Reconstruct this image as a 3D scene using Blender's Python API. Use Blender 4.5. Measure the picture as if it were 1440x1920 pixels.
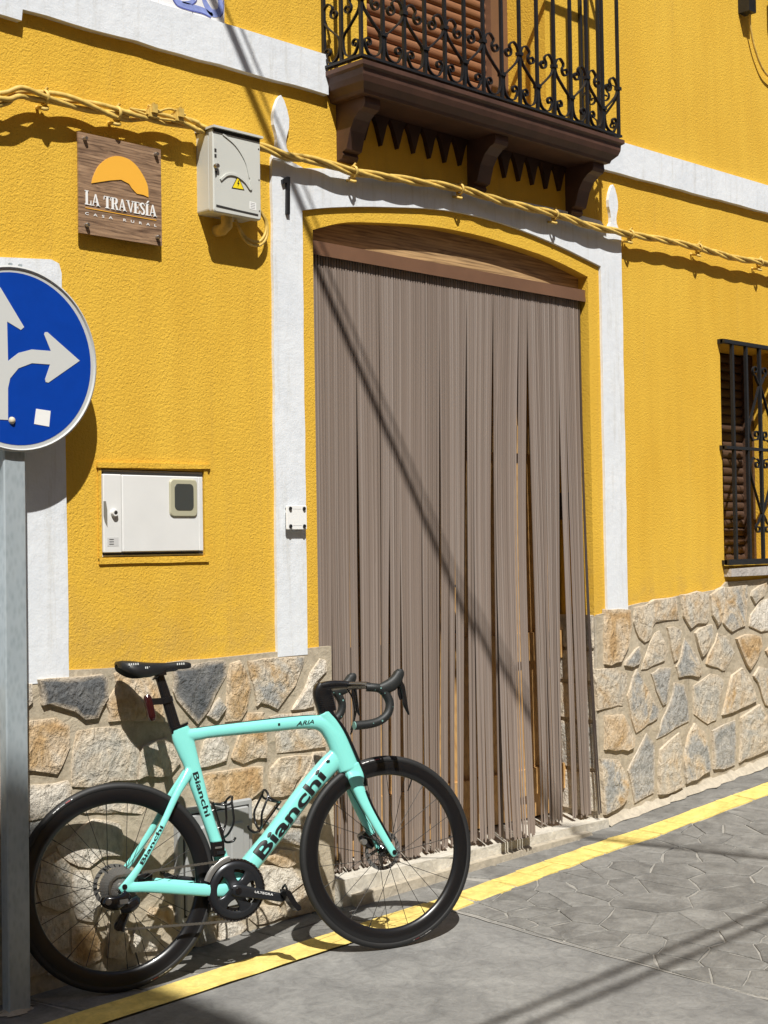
import bpy, bmesh, math, random
from math import sin, cos, tan, pi, radians, atan2, sqrt
from mathutils import Vector, Matrix
R = random.Random(7)
for o in list(bpy.data.objects): bpy.data.objects.remove(o)
scene = bpy.context.scene
col = scene.collection

# ---------------------------------------------------------------- camera, sky, sun, exposure
# world: the facade is the plane y = 0 (x along it, z up), the street lies at y < 0
YAW, PITCH, ROLL = radians(45.0), radians(1.35), radians(0.9)
F = Vector((cos(YAW)*cos(PITCH), sin(YAW)*cos(PITCH), sin(PITCH)))
Rt = Vector((sin(YAW), -cos(YAW), 0)); Up = Rt.cross(F)
c_, s_ = cos(ROLL), sin(ROLL)
R2 = c_*Rt - s_*Up; U2 = c_*Up + s_*Rt
cam = bpy.data.cameras.new('camera'); camo = bpy.data.objects.new('camera', cam); col.objects.link(camo)
M = Matrix((R2, U2, -F)).transposed().to_4x4(); M.translation = Vector((0, -4.22, 1.43))
camo.matrix_world = M
cam.sensor_fit = 'HORIZONTAL'; cam.sensor_width = 36.0; cam.lens = 36.0*2750/1440
cam.clip_start = 0.05; cam.clip_end = 500
scene.camera = camo
SUN_AZ, SUN_EL = radians(56), radians(54)          # direction the light travels: azimuth from +x, elevation
sd = Vector((cos(SUN_AZ)*cos(SUN_EL), sin(SUN_AZ)*cos(SUN_EL), -sin(SUN_EL)))
w = bpy.data.worlds.new('World'); scene.world = w; w.use_nodes = True
nt = w.node_tree; bg = nt.nodes['Background']
sky = nt.nodes.new('ShaderNodeTexSky'); sky.sky_type = 'NISHITA'; sky.sun_disc = False
sky.sun_elevation = SUN_EL; sky.sun_rotation = atan2(-sd.x, -sd.y) % (2*pi)
nt.links.new(sky.outputs[0], bg.inputs[0]); bg.inputs[1].default_value = 0.055
sl = bpy.data.lights.new('sun', 'SUN'); sl.energy = 5.0; sl.angle = radians(0.53); sl.color = (1.0, .975, .925)
so = bpy.data.objects.new('sun', sl); col.objects.link(so); so.rotation_euler = sd.to_track_quat('-Z', 'Y').to_euler()
so.location = (-6, -10, 14)
scene.view_settings.view_transform = 'Standard'; scene.view_settings.look = 'None'
scene.view_settings.exposure = 0.36; scene.view_settings.gamma = 1.0
scene.render.engine = 'CYCLES'; scene.render.resolution_x = 768; scene.render.resolution_y = 1024

# ---------------------------------------------------------------- helpers
class MB:
    """collects geometry for ONE mesh"""
    def __init__(s): s.v = []; s.f = []; s.e = []
    def add(s, v, f, e=None):
        n = len(s.v); s.v += [tuple(p) for p in v]; s.f += [tuple(i+n for i in q) for q in f]
        s.e += (e if e else [0.0]*len(v)); return s
    def box(s, x0, x1, y0, y1, z0, z1):
        v = [(x, y, z) for x in (x0, x1) for y in (y0, y1) for z in (z0, z1)]
        return s.add(v, [(0,1,3,2),(4,6,7,5),(0,4,5,1),(2,3,7,6),(0,2,6,4),(1,5,7,3)])
    def prism(s, poly, y0, y1):
        """poly of (x,z) extruded from y0 (back) to y1 (front)"""
        n = len(poly); v = [(a, y0, b) for a, b in poly] + [(a, y1, b) for a, b in poly]
        area = sum(poly[i][0]*poly[(i+1) % n][1]-poly[(i+1) % n][0]*poly[i][1] for i in range(n))
        f = [tuple(range(n)), tuple(range(2*n-1, n-1, -1))] + [(i, i+n, (i+1) % n+n, (i+1) % n) for i in range(n)]
        return s.add(v, f)
    def tube(s, pts, r, n=8, cap=True):
        pts = [Vector(p) for p in pts]; rs = r if isinstance(r, (list, tuple)) else [r]*len(pts)
        up = None; rings = []
        for i, p in enumerate(pts):
            t = (pts[min(i+1, len(pts)-1)]-pts[max(i-1, 0)]).normalized()
            if up is None:
                up = Vector((0, 0, 1)) if abs(t.z) < .9 else Vector((0, 1, 0))
            a = t.cross(up).normalized(); b = a.cross(t).normalized(); up = b
            rings.append([p+rs[i]*(cos(2*pi*k/n)*a+sin(2*pi*k/n)*b) for k in range(n)])
        v = [q for rg in rings for q in rg]; f = []
        for i in range(len(pts)-1):
            for k in range(n): f.append((i*n+k, i*n+(k+1) % n, (i+1)*n+(k+1) % n, (i+1)*n+k))
        if cap: f += [tuple(range(n-1, -1, -1)), tuple((len(pts)-1)*n+k for k in range(n))]
        return s.add(v, f)
    def lathe(s, prof, c, ax, n=48, closed=False):
        """profile of (radius, along-axis) turned about axis ax through c"""
        ax = Vector(ax).normalized(); c = Vector(c)
        a = ax.orthogonal().normalized(); b = ax.cross(a); m = len(prof)
        v = [c+ax*h+r*(cos(2*pi*k/n)*a+sin(2*pi*k/n)*b) for k in range(n) for r, h in prof]; f = []
        for k in range(n):
            k2 = (k+1) % n
            for i in range(m if closed else m-1):
                j = (i+1) % m; f.append((k*m+i, k*m+j, k2*m+j, k2*m+i))
        return s.add(v, f)
    def disc(s, c, ax, r, h, n=24):
        return s.lathe([(0.0001, -h/2), (r, -h/2), (r, h/2), (0.0001, h/2)], c, ax, n)
    def build(s, name, m, parent=None, smooth=None, attr=False, local=False):
        me = bpy.data.meshes.new(name); me.from_pydata([tuple(p) for p in s.v], [], s.f)
        bm = bmesh.new(); bm.from_mesh(me); bmesh.ops.recalc_face_normals(bm, faces=bm.faces); bm.to_mesh(me); bm.free()
        me.materials.append(m)
        if attr:
            at = me.attributes.new('edge', 'FLOAT', 'POINT')
            for i, x in enumerate(s.e): at.data[i].value = x
        if smooth is not None:
            for p in me.polygons: p.use_smooth = True
            if smooth < 179: me.set_sharp_from_angle(angle=radians(smooth))
        o = bpy.data.objects.new(name, me); col.objects.link(o)
        if parent and local: o.parent = parent
        elif parent: keep(o, parent)
        return o
def empty(name, loc=(0, 0, 0)):
    o = bpy.data.objects.new(name, None); o.location = loc; o.empty_display_size = .1; col.objects.link(o); return o
def tag(o, label, cat, group=None):
    o['label'] = label; o['category'] = cat
    if group: o['group'] = group
    return o
def structure(o): o['kind'] = 'structure'; return o
def fuse(o, vox, it):
    """one continuous moulded skin from overlapping tubes"""
    r = o.modifiers.new('fuse', 'REMESH'); r.mode = 'VOXEL'; r.voxel_size = vox; r.use_smooth_shade = True
    s = o.modifiers.new('fillet', 'SMOOTH'); s.factor = .5; s.iterations = it; return o
def at_base(o, loc):
    """move a one-mesh thing's origin to its base without moving the mesh"""
    d = Vector(loc); o.data.transform(Matrix.Translation(-d)); o.location = d; return o
def root(name, loc, label, cat, group=None): return tag(empty(name, loc), label, cat, group)
def keep(o, par):
    """parent o (built in world coordinates) under par without moving it"""
    o.parent = par; o.matrix_parent_inverse = Matrix.Translation(-par.location) if par.type == 'EMPTY' else Matrix()
    return o
def crom(pts, n=8):
    """Catmull-Rom resample of tuples of any length"""
    out = []; P = [pts[0]]+list(pts)+[pts[-1]]
    for i in range(1, len(P)-2):
        for k in range(n):
            t = k/n; out.append(tuple(.5*((2*b)+(-a+c)*t+(2*a-5*b+4*c-d)*t*t+(-a+3*b-3*c+d)*t**3) for a, b, c, d in zip(P[i-1], P[i], P[i+1], P[i+2])))
    out.append(tuple(pts[-1])); return out

# ---------------------------------------------------------------- materials
def nodes(name):
    m = bpy.data.materials.new(name); m.use_nodes = True; t = m.node_tree
    return m, t, t.nodes['Principled BSDF']
def N(t, kind, **kw):
    n = t.nodes.new(kind)
    for k, v in kw.items():
        if k in n.inputs.keys(): n.inputs[k].default_value = v
        else: setattr(n, k, v)
    return n
def ramp(t, fac, stops):
    r = t.nodes.new('ShaderNodeValToRGB'); e = r.color_ramp.elements
    while len(e) < len(stops): e.new(.5)
    for i, (p, c) in enumerate(stops):
        e[i].position = p; e[i].color = (c[0], c[1], c[2], 1)
    t.links.new(fac, r.inputs[0]); return r.outputs[0]
def coords(t, stretch=(1, 1, 1), rand=0.0):
    g = N(t, 'ShaderNodeNewGeometry'); mp = N(t, 'ShaderNodeMapping'); mp.inputs['Scale'].default_value = stretch
    t.links.new(g.outputs['Position'], mp.inputs[0])
    if rand:
        oi = N(t, 'ShaderNodeObjectInfo'); mu = N(t, 'ShaderNodeMath', operation='MULTIPLY'); mu.inputs[1].default_value = rand
        t.links.new(oi.outputs['Random'], mu.inputs[0]); t.links.new(mu.outputs[0], mp.inputs['Location'])
    return mp.outputs[0]
def noise(t, co, scale, detail=4, rough=.55, dist=0.0):
    n = N(t, 'ShaderNodeTexNoise', Scale=scale, Detail=detail, Roughness=rough, Distortion=dist)
    t.links.new(co, n.inputs['Vector']); return n.outputs['Fac']
def mix(t, f, a, b, mode='MIX'):
    n = N(t, 'ShaderNodeMix', data_type='RGBA', blend_type=mode)
    for sock, v in ((n.inputs[0], f), (n.inputs[6], a), (n.inputs[7], b)):
        if hasattr(v, 'links'): t.links.new(v, sock)
        elif isinstance(v, (int, float)): sock.default_value = v
        else: sock.default_value = (v[0], v[1], v[2], 1)
    return n.outputs[2]
def bump(t, b, h, strength, dist):
    n = N(t, 'ShaderNodeBump', Strength=strength, Distance=dist); t.links.new(h, n.inputs['Height'])
    prev = b.inputs['Normal'].links[0].from_socket if b.inputs['Normal'].links else None
    if prev: t.links.new(prev, n.inputs['Normal'])
    t.links.new(n.outputs[0], b.inputs['Normal'])
def plain(name, c, rough=.5, metal=0.0, var=0.0, vscale=6, bmp=0.0, bscale=80, bdist=.002, coat=0.0, spec=.5, stretch=(1, 1, 1), rand=0.0):
    m, t, b = nodes(name)
    b.inputs['Roughness'].default_value = rough; b.inputs['Metallic'].default_value = metal
    b.inputs['Coat Weight'].default_value = coat; b.inputs['Coat Roughness'].default_value = .06
    b.inputs['Specular IOR Level'].default_value = spec
    co = coords(t, stretch, rand)
    if var:
        f = noise(t, co, vscale, 5)
        t.links.new(ramp(t, f, [(.3, tuple(x*(1-var) for x in c)), (.7, tuple(min(1, x*(1+var)) for x in c))]), b.inputs['Base Color'])
    else: b.inputs['Base Color'].default_value = (c[0], c[1], c[2], 1)
    if bmp: bump(t, b, noise(t, co, bscale, 3), bmp, bdist)
    return m
def stucco():
    m, t, b = nodes('yellow_stucco'); b.inputs['Roughness'].default_value = .9; b.inputs['Specular IOR Level'].default_value = .2
    co = coords(t)
    big = noise(t, co, 1.3, 4); fine = noise(t, co, 220, 3, .5, .4); mid = noise(t, co, 105, 2, .5, .8)
    streak = noise(t, coords(t, (6, 6, .7)), 2.0, 4)
    base = ramp(t, big, [(.3, (.69, .405, .040)), (.7, (.755, .475, .058))])
    c2 = mix(t, .25, base, ramp(t, streak, [(.35, (.60, .345, .04)), (.65, (.78, .49, .062))]))
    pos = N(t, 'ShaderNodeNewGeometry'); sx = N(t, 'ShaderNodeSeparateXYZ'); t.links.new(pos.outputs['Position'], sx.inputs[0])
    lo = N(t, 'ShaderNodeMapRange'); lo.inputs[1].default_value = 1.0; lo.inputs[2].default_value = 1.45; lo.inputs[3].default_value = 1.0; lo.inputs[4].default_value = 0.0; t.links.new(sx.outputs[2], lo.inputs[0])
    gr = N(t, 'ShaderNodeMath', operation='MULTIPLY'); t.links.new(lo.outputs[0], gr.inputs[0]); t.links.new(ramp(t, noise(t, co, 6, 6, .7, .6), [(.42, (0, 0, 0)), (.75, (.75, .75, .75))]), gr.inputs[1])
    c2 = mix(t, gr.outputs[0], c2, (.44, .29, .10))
    c2 = mix(t, ramp(t, noise(t, coords(t, (16, 16, .55)), 1.6, 5, .7), [(.56, (0, 0, 0)), (.78, (.4, .4, .4))]), c2, (.50, .31, .07))
    t.links.new(mix(t, .5, c2, ramp(t, fine, [(.3, (.82, .8, .75)), (.65, (1, 1, 1))]), 'MULTIPLY'), b.inputs['Base Color'])
    bump(t, b, mid, .6, .0055); bump(t, b, fine, .45, .0025); return m
def white_paint():
    m, t, b = nodes('white_paint'); b.inputs['Roughness'].default_value = .75; b.inputs['Specular IOR Level'].default_value = .25
    co = coords(t); f = noise(t, co, 5, 5); g = noise(t, co, 30, 4)
    dirt = ramp(t, noise(t, coords(t, (14, 14, 1.2)), 2.0, 6, .75), [(.52, (1, 1, 1)), (.78, (.80, .77, .71))])
    t.links.new(mix(t, 1.0, mix(t, .5, ramp(t, f, [(.3, (.68, .71, .745)), (.7, (.75, .775, .80))]), ramp(t, g, [(.25, (.9, .9, .9)), (.6, (1, 1, 1))]), 'MULTIPLY'), dirt, 'MULTIPLY'), b.inputs['Base Color'])
    bump(t, b, g, .45, .004); bump(t, b, noise(t, co, 140, 2), .3, .002); return m
def stone(name, stops, scale=7.0):
    m, t, b = nodes(name); b.inputs['Roughness'].default_value = .85; b.inputs['Specular IOR Level'].default_value = .3
    co = coords(t, (1, 1, .75), 37.0)
    f = noise(t, co, scale, 5, .6, 1.0); g = noise(t, co, 55, 4, .65); h = noise(t, co, 22, 5, .6, .6)
    base = ramp(t, f, [(p, tuple(min(.75, x*1.17) for x in c)) for p, c in stops])
    base = mix(t, .5, base, ramp(t, g, [(.3, (.48, .46, .44)), (.62, (1.16, 1.14, 1.1))]), 'MULTIPLY')
    at = N(t, 'ShaderNodeAttribute', attribute_name='edge'); mu = N(t, 'ShaderNodeMath', operation='MULTIPLY')
    t.links.new(at.outputs['Fac'], mu.inputs[0]); t.links.new(ramp(t, h, [(.25, (.2, .2, .2)), (.55, (1, 1, 1))]), mu.inputs[1])
    t.links.new(mix(t, mu.outputs[0], base, (.60, .50, .37)), b.inputs['Base Color'])
    bump(t, b, h, .9, .022); bump(t, b, g, .8, .010); bump(t, b, noise(t, co, 140, 4, .7), .6, .004); return m
def wood(name, c0, c1, scale=9, stretch=(1, 8, 8), rough=.6, coat=0.0):
    m, t, b = nodes(name); b.inputs['Roughness'].default_value = rough; b.inputs['Coat Weight'].default_value = coat
    co = coords(t, stretch, 11.0); f = noise(t, co, scale, 6, .6, 1.6)
    wv = N(t, 'ShaderNodeTexWave', Scale=scale*.5, Distortion=7.0, Detail=3.0); wv.bands_direction = 'Z'; t.links.new(co, wv.inputs['Vector'])
    a = ramp(t, f, [(.3, c0), (.68, c1)])
    t.links.new(mix(t, .22, a, ramp(t, wv.outputs['Fac'], [(.0, tuple(x*.55 for x in c0)), (.5, c1)])), b.inputs['Base Color'])
    bump(t, b, f, .3, .002); return m
def concrete(name, c0, c1, scale=2.2, crack=False, rand=0.0, rough=1.0):
    m, t, b = nodes(name); b.inputs['Roughness'].default_value = .82; b.inputs['Specular IOR Level'].default_value = .35
    co = coords(t, (1, 1, 1), rand); f = noise(t, co, scale, 7, .62, .8); g = noise(t, co, 60, 5, .7); h = noise(t, co, 14, 6, .65, 1.2)
    a = ramp(t, f, [(.3, c0), (.7, c1)])
    a = mix(t, .6, a, ramp(t, h, [(.3, (.62, .62, .62)), (.5, (.95, .95, .95)), (.7, (1.2, 1.2, 1.18))]), 'MULTIPLY')
    a = mix(t, .5, a, ramp(t, g, [(.3, (.7, .7, .7)), (.65, (1.08, 1.08, 1.08))]), 'MULTIPLY')
    t.links.new(a, b.inputs['Base Color']); bump(t, b, h, .6, .012*rough); bump(t, b, g, .55, .004*rough); return m
def galvanised():
    m, t, b = nodes('galvanised_steel'); b.inputs['Metallic'].default_value = .25
    co = coords(t, (1, 1, .45)); v = N(t, 'ShaderNodeTexVoronoi', Scale=70.0); t.links.new(co, v.inputs['Vector']); f = noise(t, co, 14, 5)
    t.links.new(mix(t, .5, ramp(t, f, [(.3, (.27, .32, .345)), (.7, (.42, .475, .50))]), ramp(t, v.outputs['Distance'], [(.0, (.30, .355, .38)), (.6, (.46, .52, .55))])), b.inputs['Base Color'])
    t.links.new(ramp(t, f, [(.3, (.62, .62, .62)), (.7, (.42, .42, .42))]), b.inputs['Roughness']); return m

STUCCO = stucco(); WHITE = white_paint()
CREAM, GREY, DARK, OCH, PALE = (.50, .43, .33), (.32, .315, .295), (.12, .123, .125), (.42, .285, .145), (.55, .51, .44)
_old = (.54, .45, .33), (.31, .31, .295), (.105, .113, .12), (.46, .28, .11), (.58, .53, .45)
STONE = {
 'd': stone('slate_stone', [(.25, (.075, .085, .095)), (.5, DARK), (.72, (.20, .20, .19)), (.85, (.40, .36, .29))]),
 'g': stone('grey_stone', [(.25, (.22, .225, .215)), (.5, GREY), (.7, (.42, .40, .36)), (.85, OCH)]),
 'o': stone('ochre_stone', [(.25, (.32, .18, .075)), (.45, OCH), (.6, (.52, .41, .28)), (.75, PALE)]),
 'm': stone('mixed_stone', [(.25, (.30, .30, .28)), (.42, (.43, .40, .34)), (.55, CREAM), (.7, OCH)]),
 'w': stone('pale_stone', [(.25, (.38, .36, .32)), (.5, PALE), (.7, (.60, .56, .49)), (.85, (.46, .31, .15))]),
 'go': stone('banded_stone', [(.25, (.24, .25, .245)), (.45, GREY), (.52, (.48, .42, .33)), (.62, OCH)], 5.0)}
MORTAR = concrete('mortar', (.41, .35, .255), (.51, .44, .33), 5)
MORTARD = concrete('pointing', (.40, .35, .27), (.50, .44, .345), 6)
PAVE = concrete('stamped_concrete', (.125, .120, .110), (.25, .243, .225), 4.0, rand=3.0, rough=1.6)
SLAB = concrete('street_concrete', (.15, .148, .142), (.27, .265, .25), 2.6)
JOINT = concrete('joint_grit', (.26, .25, .225), (.36, .34, .305), 8)
YELLOWLINE = concrete('road_paint_yellow', (.62, .46, .12), (.80, .62, .20), 9)
IRON = plain('black_iron', (.010, .010, .011), .5, 0, .25, 30, .25, 200, .001)
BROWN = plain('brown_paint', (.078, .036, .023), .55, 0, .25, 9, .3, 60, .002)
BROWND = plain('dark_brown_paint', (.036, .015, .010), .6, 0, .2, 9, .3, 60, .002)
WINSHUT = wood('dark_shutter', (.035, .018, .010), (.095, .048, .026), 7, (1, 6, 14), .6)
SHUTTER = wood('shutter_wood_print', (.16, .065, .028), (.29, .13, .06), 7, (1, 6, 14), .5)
DOORWOOD = wood('pine_door', (.42, .22, .075), (.62, .38, .15), 8, (9, 9, 1), .55)
BEAM = wood('lintel_wood', (.11, .058, .024), (.56, .36, .17), 3.2, (.9, 3, 14), .65)
RAILM = plain('brown_aluminium', (.165, .085, .048), .45, 0, .1)
PLAQUE = wood('plaque_wood_print', (.055, .03, .022), (.42, .27, .165), 2.6, (2.2, 3, 22), .35, .3)
ORANGE = plain('sign_orange', (.86, .44, .05), .45)
SIGNWHITE = plain('sign_white', (.82, .82, .80), .5)
STEEL = plain('steel', (.45, .45, .44), .35, 1.0)
BOXGREY = plain('box_grey_plastic', (.56, .565, .52), .5, 0, .04, 4)
CABWHITE = plain('cabinet_white_plastic', (.70, .70, .68), .5, 0, .05, 5)
GASKET = plain('yellowed_gasket', (.42, .40, .28), .5)
SMOKED = plain('smoked_window', (.055, .06, .055), .18)
GAP_AND_SHADE = plain('dark_gap_and_shade', (.02, .018, .015), .8)  # near black for real slots and joints, also the rain hood's painted shadow
CABLEY = plain('painted_cable', (.60, .405, .095), .6, 0, .25, 35, .3, 90, .002)
GALV = galvanised()
BLUE = plain('sign_blue', (.002, .045, .33), .5, 0, .05, 20, spec=.15)
SIGNGREY = plain('sign_reflective_white', (.58, .59, .57), .45)
SIGNRIM = plain('sign_rim_grey', (.50, .51, .50), .45)
BLACK = plain('black_print', (.008, .008, .009), .5)
GLAZE = plain('glazed_tile', (.80, .79, .78), .15)
COBALT = plain('cobalt_glaze', (.25, .31, .62), .2, 0, .25, 30)
COBALTD = plain('cobalt_line', (.09, .11, .34), .2)
YGLAZE = plain('yellow_glaze', (.66, .58, .20), .2, 0, .2, 40)
MINT = plain('mint_lacquer', (.22, .665, .60), .22, 0, 0, coat=.8)
RUBBER = plain('tyre_rubber', (.012, .012, .012), .6, 0, .1, 30)
CARBON = plain('matt_carbon', (.006, .006, .007), .3, coat=.25)
GLOSSBLK = plain('gloss_black', (.008, .008, .009), .18, coat=.5)
GRAPH = plain('graphite_alloy', (.028, .03, .034), .3, .5)
ALLOY = plain('alloy', (.30, .295, .28), .36, .7)
SPOKE = plain('black_spoke', (.012, .012, .012), .4)
REDLENS = plain('red_lens', (.028, .004, .005), .15, coat=.5)
TAPE = plain('bar_tape', (.012, .014, .014), .55, 0, 0, 6, .3, 300, .001)
TEAL = plain('mint_fleck', (.16, .32, .29), .5)
SADDLE = plain('saddle_black', (.012, .012, .013), .45)
TERRA = plain('terracotta', (.42, .20, .11), .8, 0, .2, 4)
CREAMWALL = plain('pale_render', (.58, .57, .55), .9, 0, .08, 2, .4, 90, .004)
def strand_mat():
    m, t, b = nodes('curtain_plastic'); b.inputs['Roughness'].default_value = .42; b.inputs['Specular IOR Level'].default_value = .4
    oi = N(t, 'ShaderNodeObjectInfo')
    c = ramp(t, oi.outputs['Random'], [(.0, (.20, .156, .128)), (.5, (.235, .187, .157)), (1.0, (.29, .24, .208))])
    t.links.new(c, b.inputs['Base Color']); return m
STRAND = strand_mat()
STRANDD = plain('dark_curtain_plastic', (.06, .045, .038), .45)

# ================================================================ the street
def gz(x, y):
    z = -.004+.034*(max(-20, min(x, 5.65))-2.65)+.05*max(-3.0, min(y, 0.3))
    if x > 5.65: z += .078*(min(x, 40)-5.65)
    return z
def sheet(mb, xs, ys, dz, fz=gz):
    v = [(x, y, fz(x, y)+dz) for y in ys for x in xs]; n = len(xs)
    f = [(j*n+i, j*n+i+1, (j+1)*n+i+1, (j+1)*n+i) for j in range(len(ys)-1) for i in range(n-1)]
    return mb.add(v, f)
street = structure(sheet(MB(), [-60, -20, 0, 3, 5.65, 8, 12, 20, 40, 60], [-60, -20, -6, -3, -1, 0, .3], -.0055).build('street', JOINT))
slabs = sheet(MB(), [-20, -6, -1.0, 1.6], [-20, -6, -3, -1, -.39], 0).build('concrete_slab', SLAB, street)
sheet(MB(), [1.606, 3, 4.185], [-20, -6, -3, -2, -1, -.385], 0).build('concrete_slab', SLAB, street)
# cold joint filler along the slab edge
mj = MB(); xs = 4.188
pts = [(4.186+R.uniform(-.004, .004)+.02*sin(y*2), y) for y in [-.37-.07*k for k in range(60)]]
for i in range(len(pts)-1):
    (xa, ya), (xb, yb) = pts[i], pts[i+1]; wd = .002+R.uniform(0, .005)*(1 if R.random() < .6 else .2)
    mj.add([(xa-wd, ya, gz(xa, ya)+.003), (xa+wd, ya, gz(xa, ya)+.003), (xb+wd, yb, gz(xb, yb)+.003), (xb-wd, yb, gz(xb, yb)+.003)], [(0, 1, 2, 3)])
mj.build('joint_filler', JOINT, street)
def clip(poly, a, b, c):
    """keep a*x+b*y <= c"""
    out = []
    for i in range(len(poly)):
        p, q = poly[i], poly[(i+1) % len(poly)]; dp = a*p[0]+b*p[1]-c; dq = a*q[0]+b*q[1]-c
        if dp <= 0: out.append(p)
        if dp*dq < 0:
            t = dp/(dp-dq); out.append((p[0]+t*(q[0]-p[0]), p[1]+t*(q[1]-p[1])))
    return out
def inset(poly, d):
    n = len(poly); cx = sum(p[0] for p in poly)/n; cy = sum(p[1] for p in poly)/n
    out = []
    for p in poly:
        l = max(1e-6, sqrt((p[0]-cx)**2+(p[1]-cy)**2)); k = max(.2, 1-d/l); out.append((cx+(p[0]-cx)*k, cy+(p[1]-cy)*k))
    return out
def paver(poly, h, m, name='paving_stone', lift=0.0, jit=.004):
    q = []
    for i in range(len(poly)):                      # ragged outline
        a, b = poly[i], poly[(i+1) % len(poly)]; q.append(a)
        if sqrt((a[0]-b[0])**2+(a[1]-b[1])**2) > .07: q.append(((a[0]+b[0])/2+R.uniform(-jit, jit), (a[1]+b[1])/2+R.uniform(-jit, jit)))
    n = len(q); p1 = inset(q, .009); tx, ty = R.uniform(-.007, .007), R.uniform(-.007, .007)
    cx = sum(p[0] for p in q)/n; cy = sum(p[1] for p in q)/n
    zf = lambda p: gz(*p)+h+(p[0]-cx)*tx+(p[1]-cy)*ty
    v = [(p[0], p[1], gz(*p)-.007+lift) for p in q]+[(p[0], p[1], zf(p)-.0022+lift) for p in inset(q, .0015)]+[(p[0], p[1], zf(p)+lift) for p in p1]
    f = [(i, (i+1) % n, (i+1) % n+n, i+n) for i in range(n)]+[(i+n, (i+1) % n+n, (i+1) % n+2*n, i+2*n) for i in range(n)]+[tuple(range(2*n, 3*n))]
    return MB().add(v, f).build(name, m, street)
seeds = []
while len(seeds) < 285:
    p = (R.uniform(4.2, 8.2), R.uniform(-2.15, -.30))
    if all((p[0]-q[0])**2+(p[1]-q[1])**2 > .082**2 for q in seeds): seeds.append(p)
    else:
        fails = globals().get('fails', 0)+1
        if fails > 9000: break
def lineY(x): return -.315 if x < 4.2 else (-.315+.075*min(1, (x-4.2)/1.1) if x < 5.6 else -.24-.035*min(1, (x-5.6)/1.2))
for i, p in enumerate(seeds):
    poly = [(4.2, -2.25), (8.4, -2.25), (8.4, lineY(p[0])-.068), (4.2, lineY(p[0])-.068)]
    for q in sorted(seeds, key=lambda s: (s[0]-p[0])**2+(s[1]-p[1])**2)[1:18]:
        a, b = q[0]-p[0], q[1]-p[1]; poly = clip(poly, a, b, a*(q[0]+p[0])/2+b*(q[1]+p[1])/2)
        if len(poly) < 3: break
    if len(poly) < 3: continue
    poly = inset(poly, R.uniform(.0025, .0055)); paver(poly, R.uniform(-.0010, .0010), PAVE, jit=.008)
# edge stones between the wall and the painted line, set across it
x = 2.0
while x < 8.3:
    wd = R.uniform(.13, .24); sk = R.uniform(.04, .12)
    y0, y1 = .02, lineY(x)+.07
    m = PAVE
    if x < 4.0 and wd < .2: wd += .12
    ym = R.uniform(.35, .65)*(y1)
    if R.random() < .4:
        paver(inset([(x, y0), (x+wd, y0), (x+wd+sk*.5, ym), (x+sk*.5, ym)], .003), R.uniform(-.002, .002), m, 'edge_stone')
        paver(inset([(x+sk*.5, ym), (x+wd+sk*.5, ym), (x+wd+sk, y1), (x+sk, y1)], .003), R.uniform(-.002, .002), m, 'edge_stone')
    else:
        paver(inset([(x, y0), (x+wd, y0), (x+wd+sk, y1), (x+sk, y1)], .003), R.uniform(-.002, .002), m, 'edge_stone')
    x += wd
# yellow painted line
mb = MB(); xs = [-4+.12*k for k in range(69)]; top = []; bot = []
for xx in xs:
    top.append((xx, lineY(xx)+.066+R.uniform(-.004, .004))); bot.append((xx, lineY(xx)-.066+R.uniform(-.005, .005)))
v = [(a, b, gz(a, b)+.0045) for a, b in top+bot]; n = len(xs)
MB().add(v, [(i, i+1, n+i+1, n+i) for i in range(n-1)]).build('yellow_line', YELLOWLINE, street)
x = xs[-1]+.01
while x < 8.3:
    wd = R.uniform(.12, .26); y = lineY(x+wd/2); sk = R.uniform(-.03, .05)
    q = [(x, lineY(x)+.066+R.uniform(-.004, .004)), (x+wd, lineY(x+wd)+.066+R.uniform(-.004, .004)), (x+wd+sk, lineY(x+wd)-.066+R.uniform(-.007, .007)), (x+sk, lineY(x)-.066+R.uniform(-.007, .007))]
    if R.random() < .45:
        mt, mb_ = ((q[0][0]+q[3][0])/2, y+R.uniform(-.015, .02)), ((q[1][0]+q[2][0])/2, y+R.uniform(-.015, .02))
        for qq in ([q[0], q[1], mb_, mt], [mt, mb_, q[2], q[3]]): paver(inset(qq, .002), .003, YELLOWLINE, 'yellow_line')
    else: paver(inset(q, .002), .003, YELLOWLINE, 'yellow_line')
    x += wd

# ================================================================ the house
house = root('house', (4.5, 0, 0), 'yellow stucco house with white bands, stone plinth and balcony over the doorway', 'house')
ARCH = [(3.85, 2.672), (4.005, 2.722), (4.17, 2.748), (4.469, 2.78), (4.703, 2.789), (4.95, 2.783), (5.327, 2.752), (5.617, 2.699)]
ARCH = [(a, b) for a, b in crom(ARCH, 4)]
DL, DR = 3.85, 5.617
outer = [(-4, -.6), (DL, -.6)]+ARCH+[(DR, -.6), (13, -.6), (13, 6.6), (-4, 6.6)]
WIN = (6.76, 7.44, 1.30, 2.492); BAL = (4.165, 5.325, 3.28, 5.4); MET = (2.853, 3.297, 1.407, 1.712)
def rect(r): return [(r[0], r[2]), (r[1], r[2]), (r[1], r[3]), (r[0], r[3])]
bm = bmesh.new(); edges = []
for loop in (outer, rect(WIN), rect(BAL), rect(MET)):
    vs = [bm.verts.new((a, 0, b)) for a, b in loop]; edges += [bm.edges.new((vs[i], vs[(i+1) % len(vs)])) for i in range(len(vs))]
bmesh.ops.triangle_fill(bm, use_beauty=True, use_dissolve=False, edges=edges)
for f in bm.faces:
    if f.normal.y > 0: f.normal_flip()
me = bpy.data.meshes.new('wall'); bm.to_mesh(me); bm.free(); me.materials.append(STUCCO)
wall = bpy.data.objects.new('wall', me); col.objects.link(wall); keep(wall, house)
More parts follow.
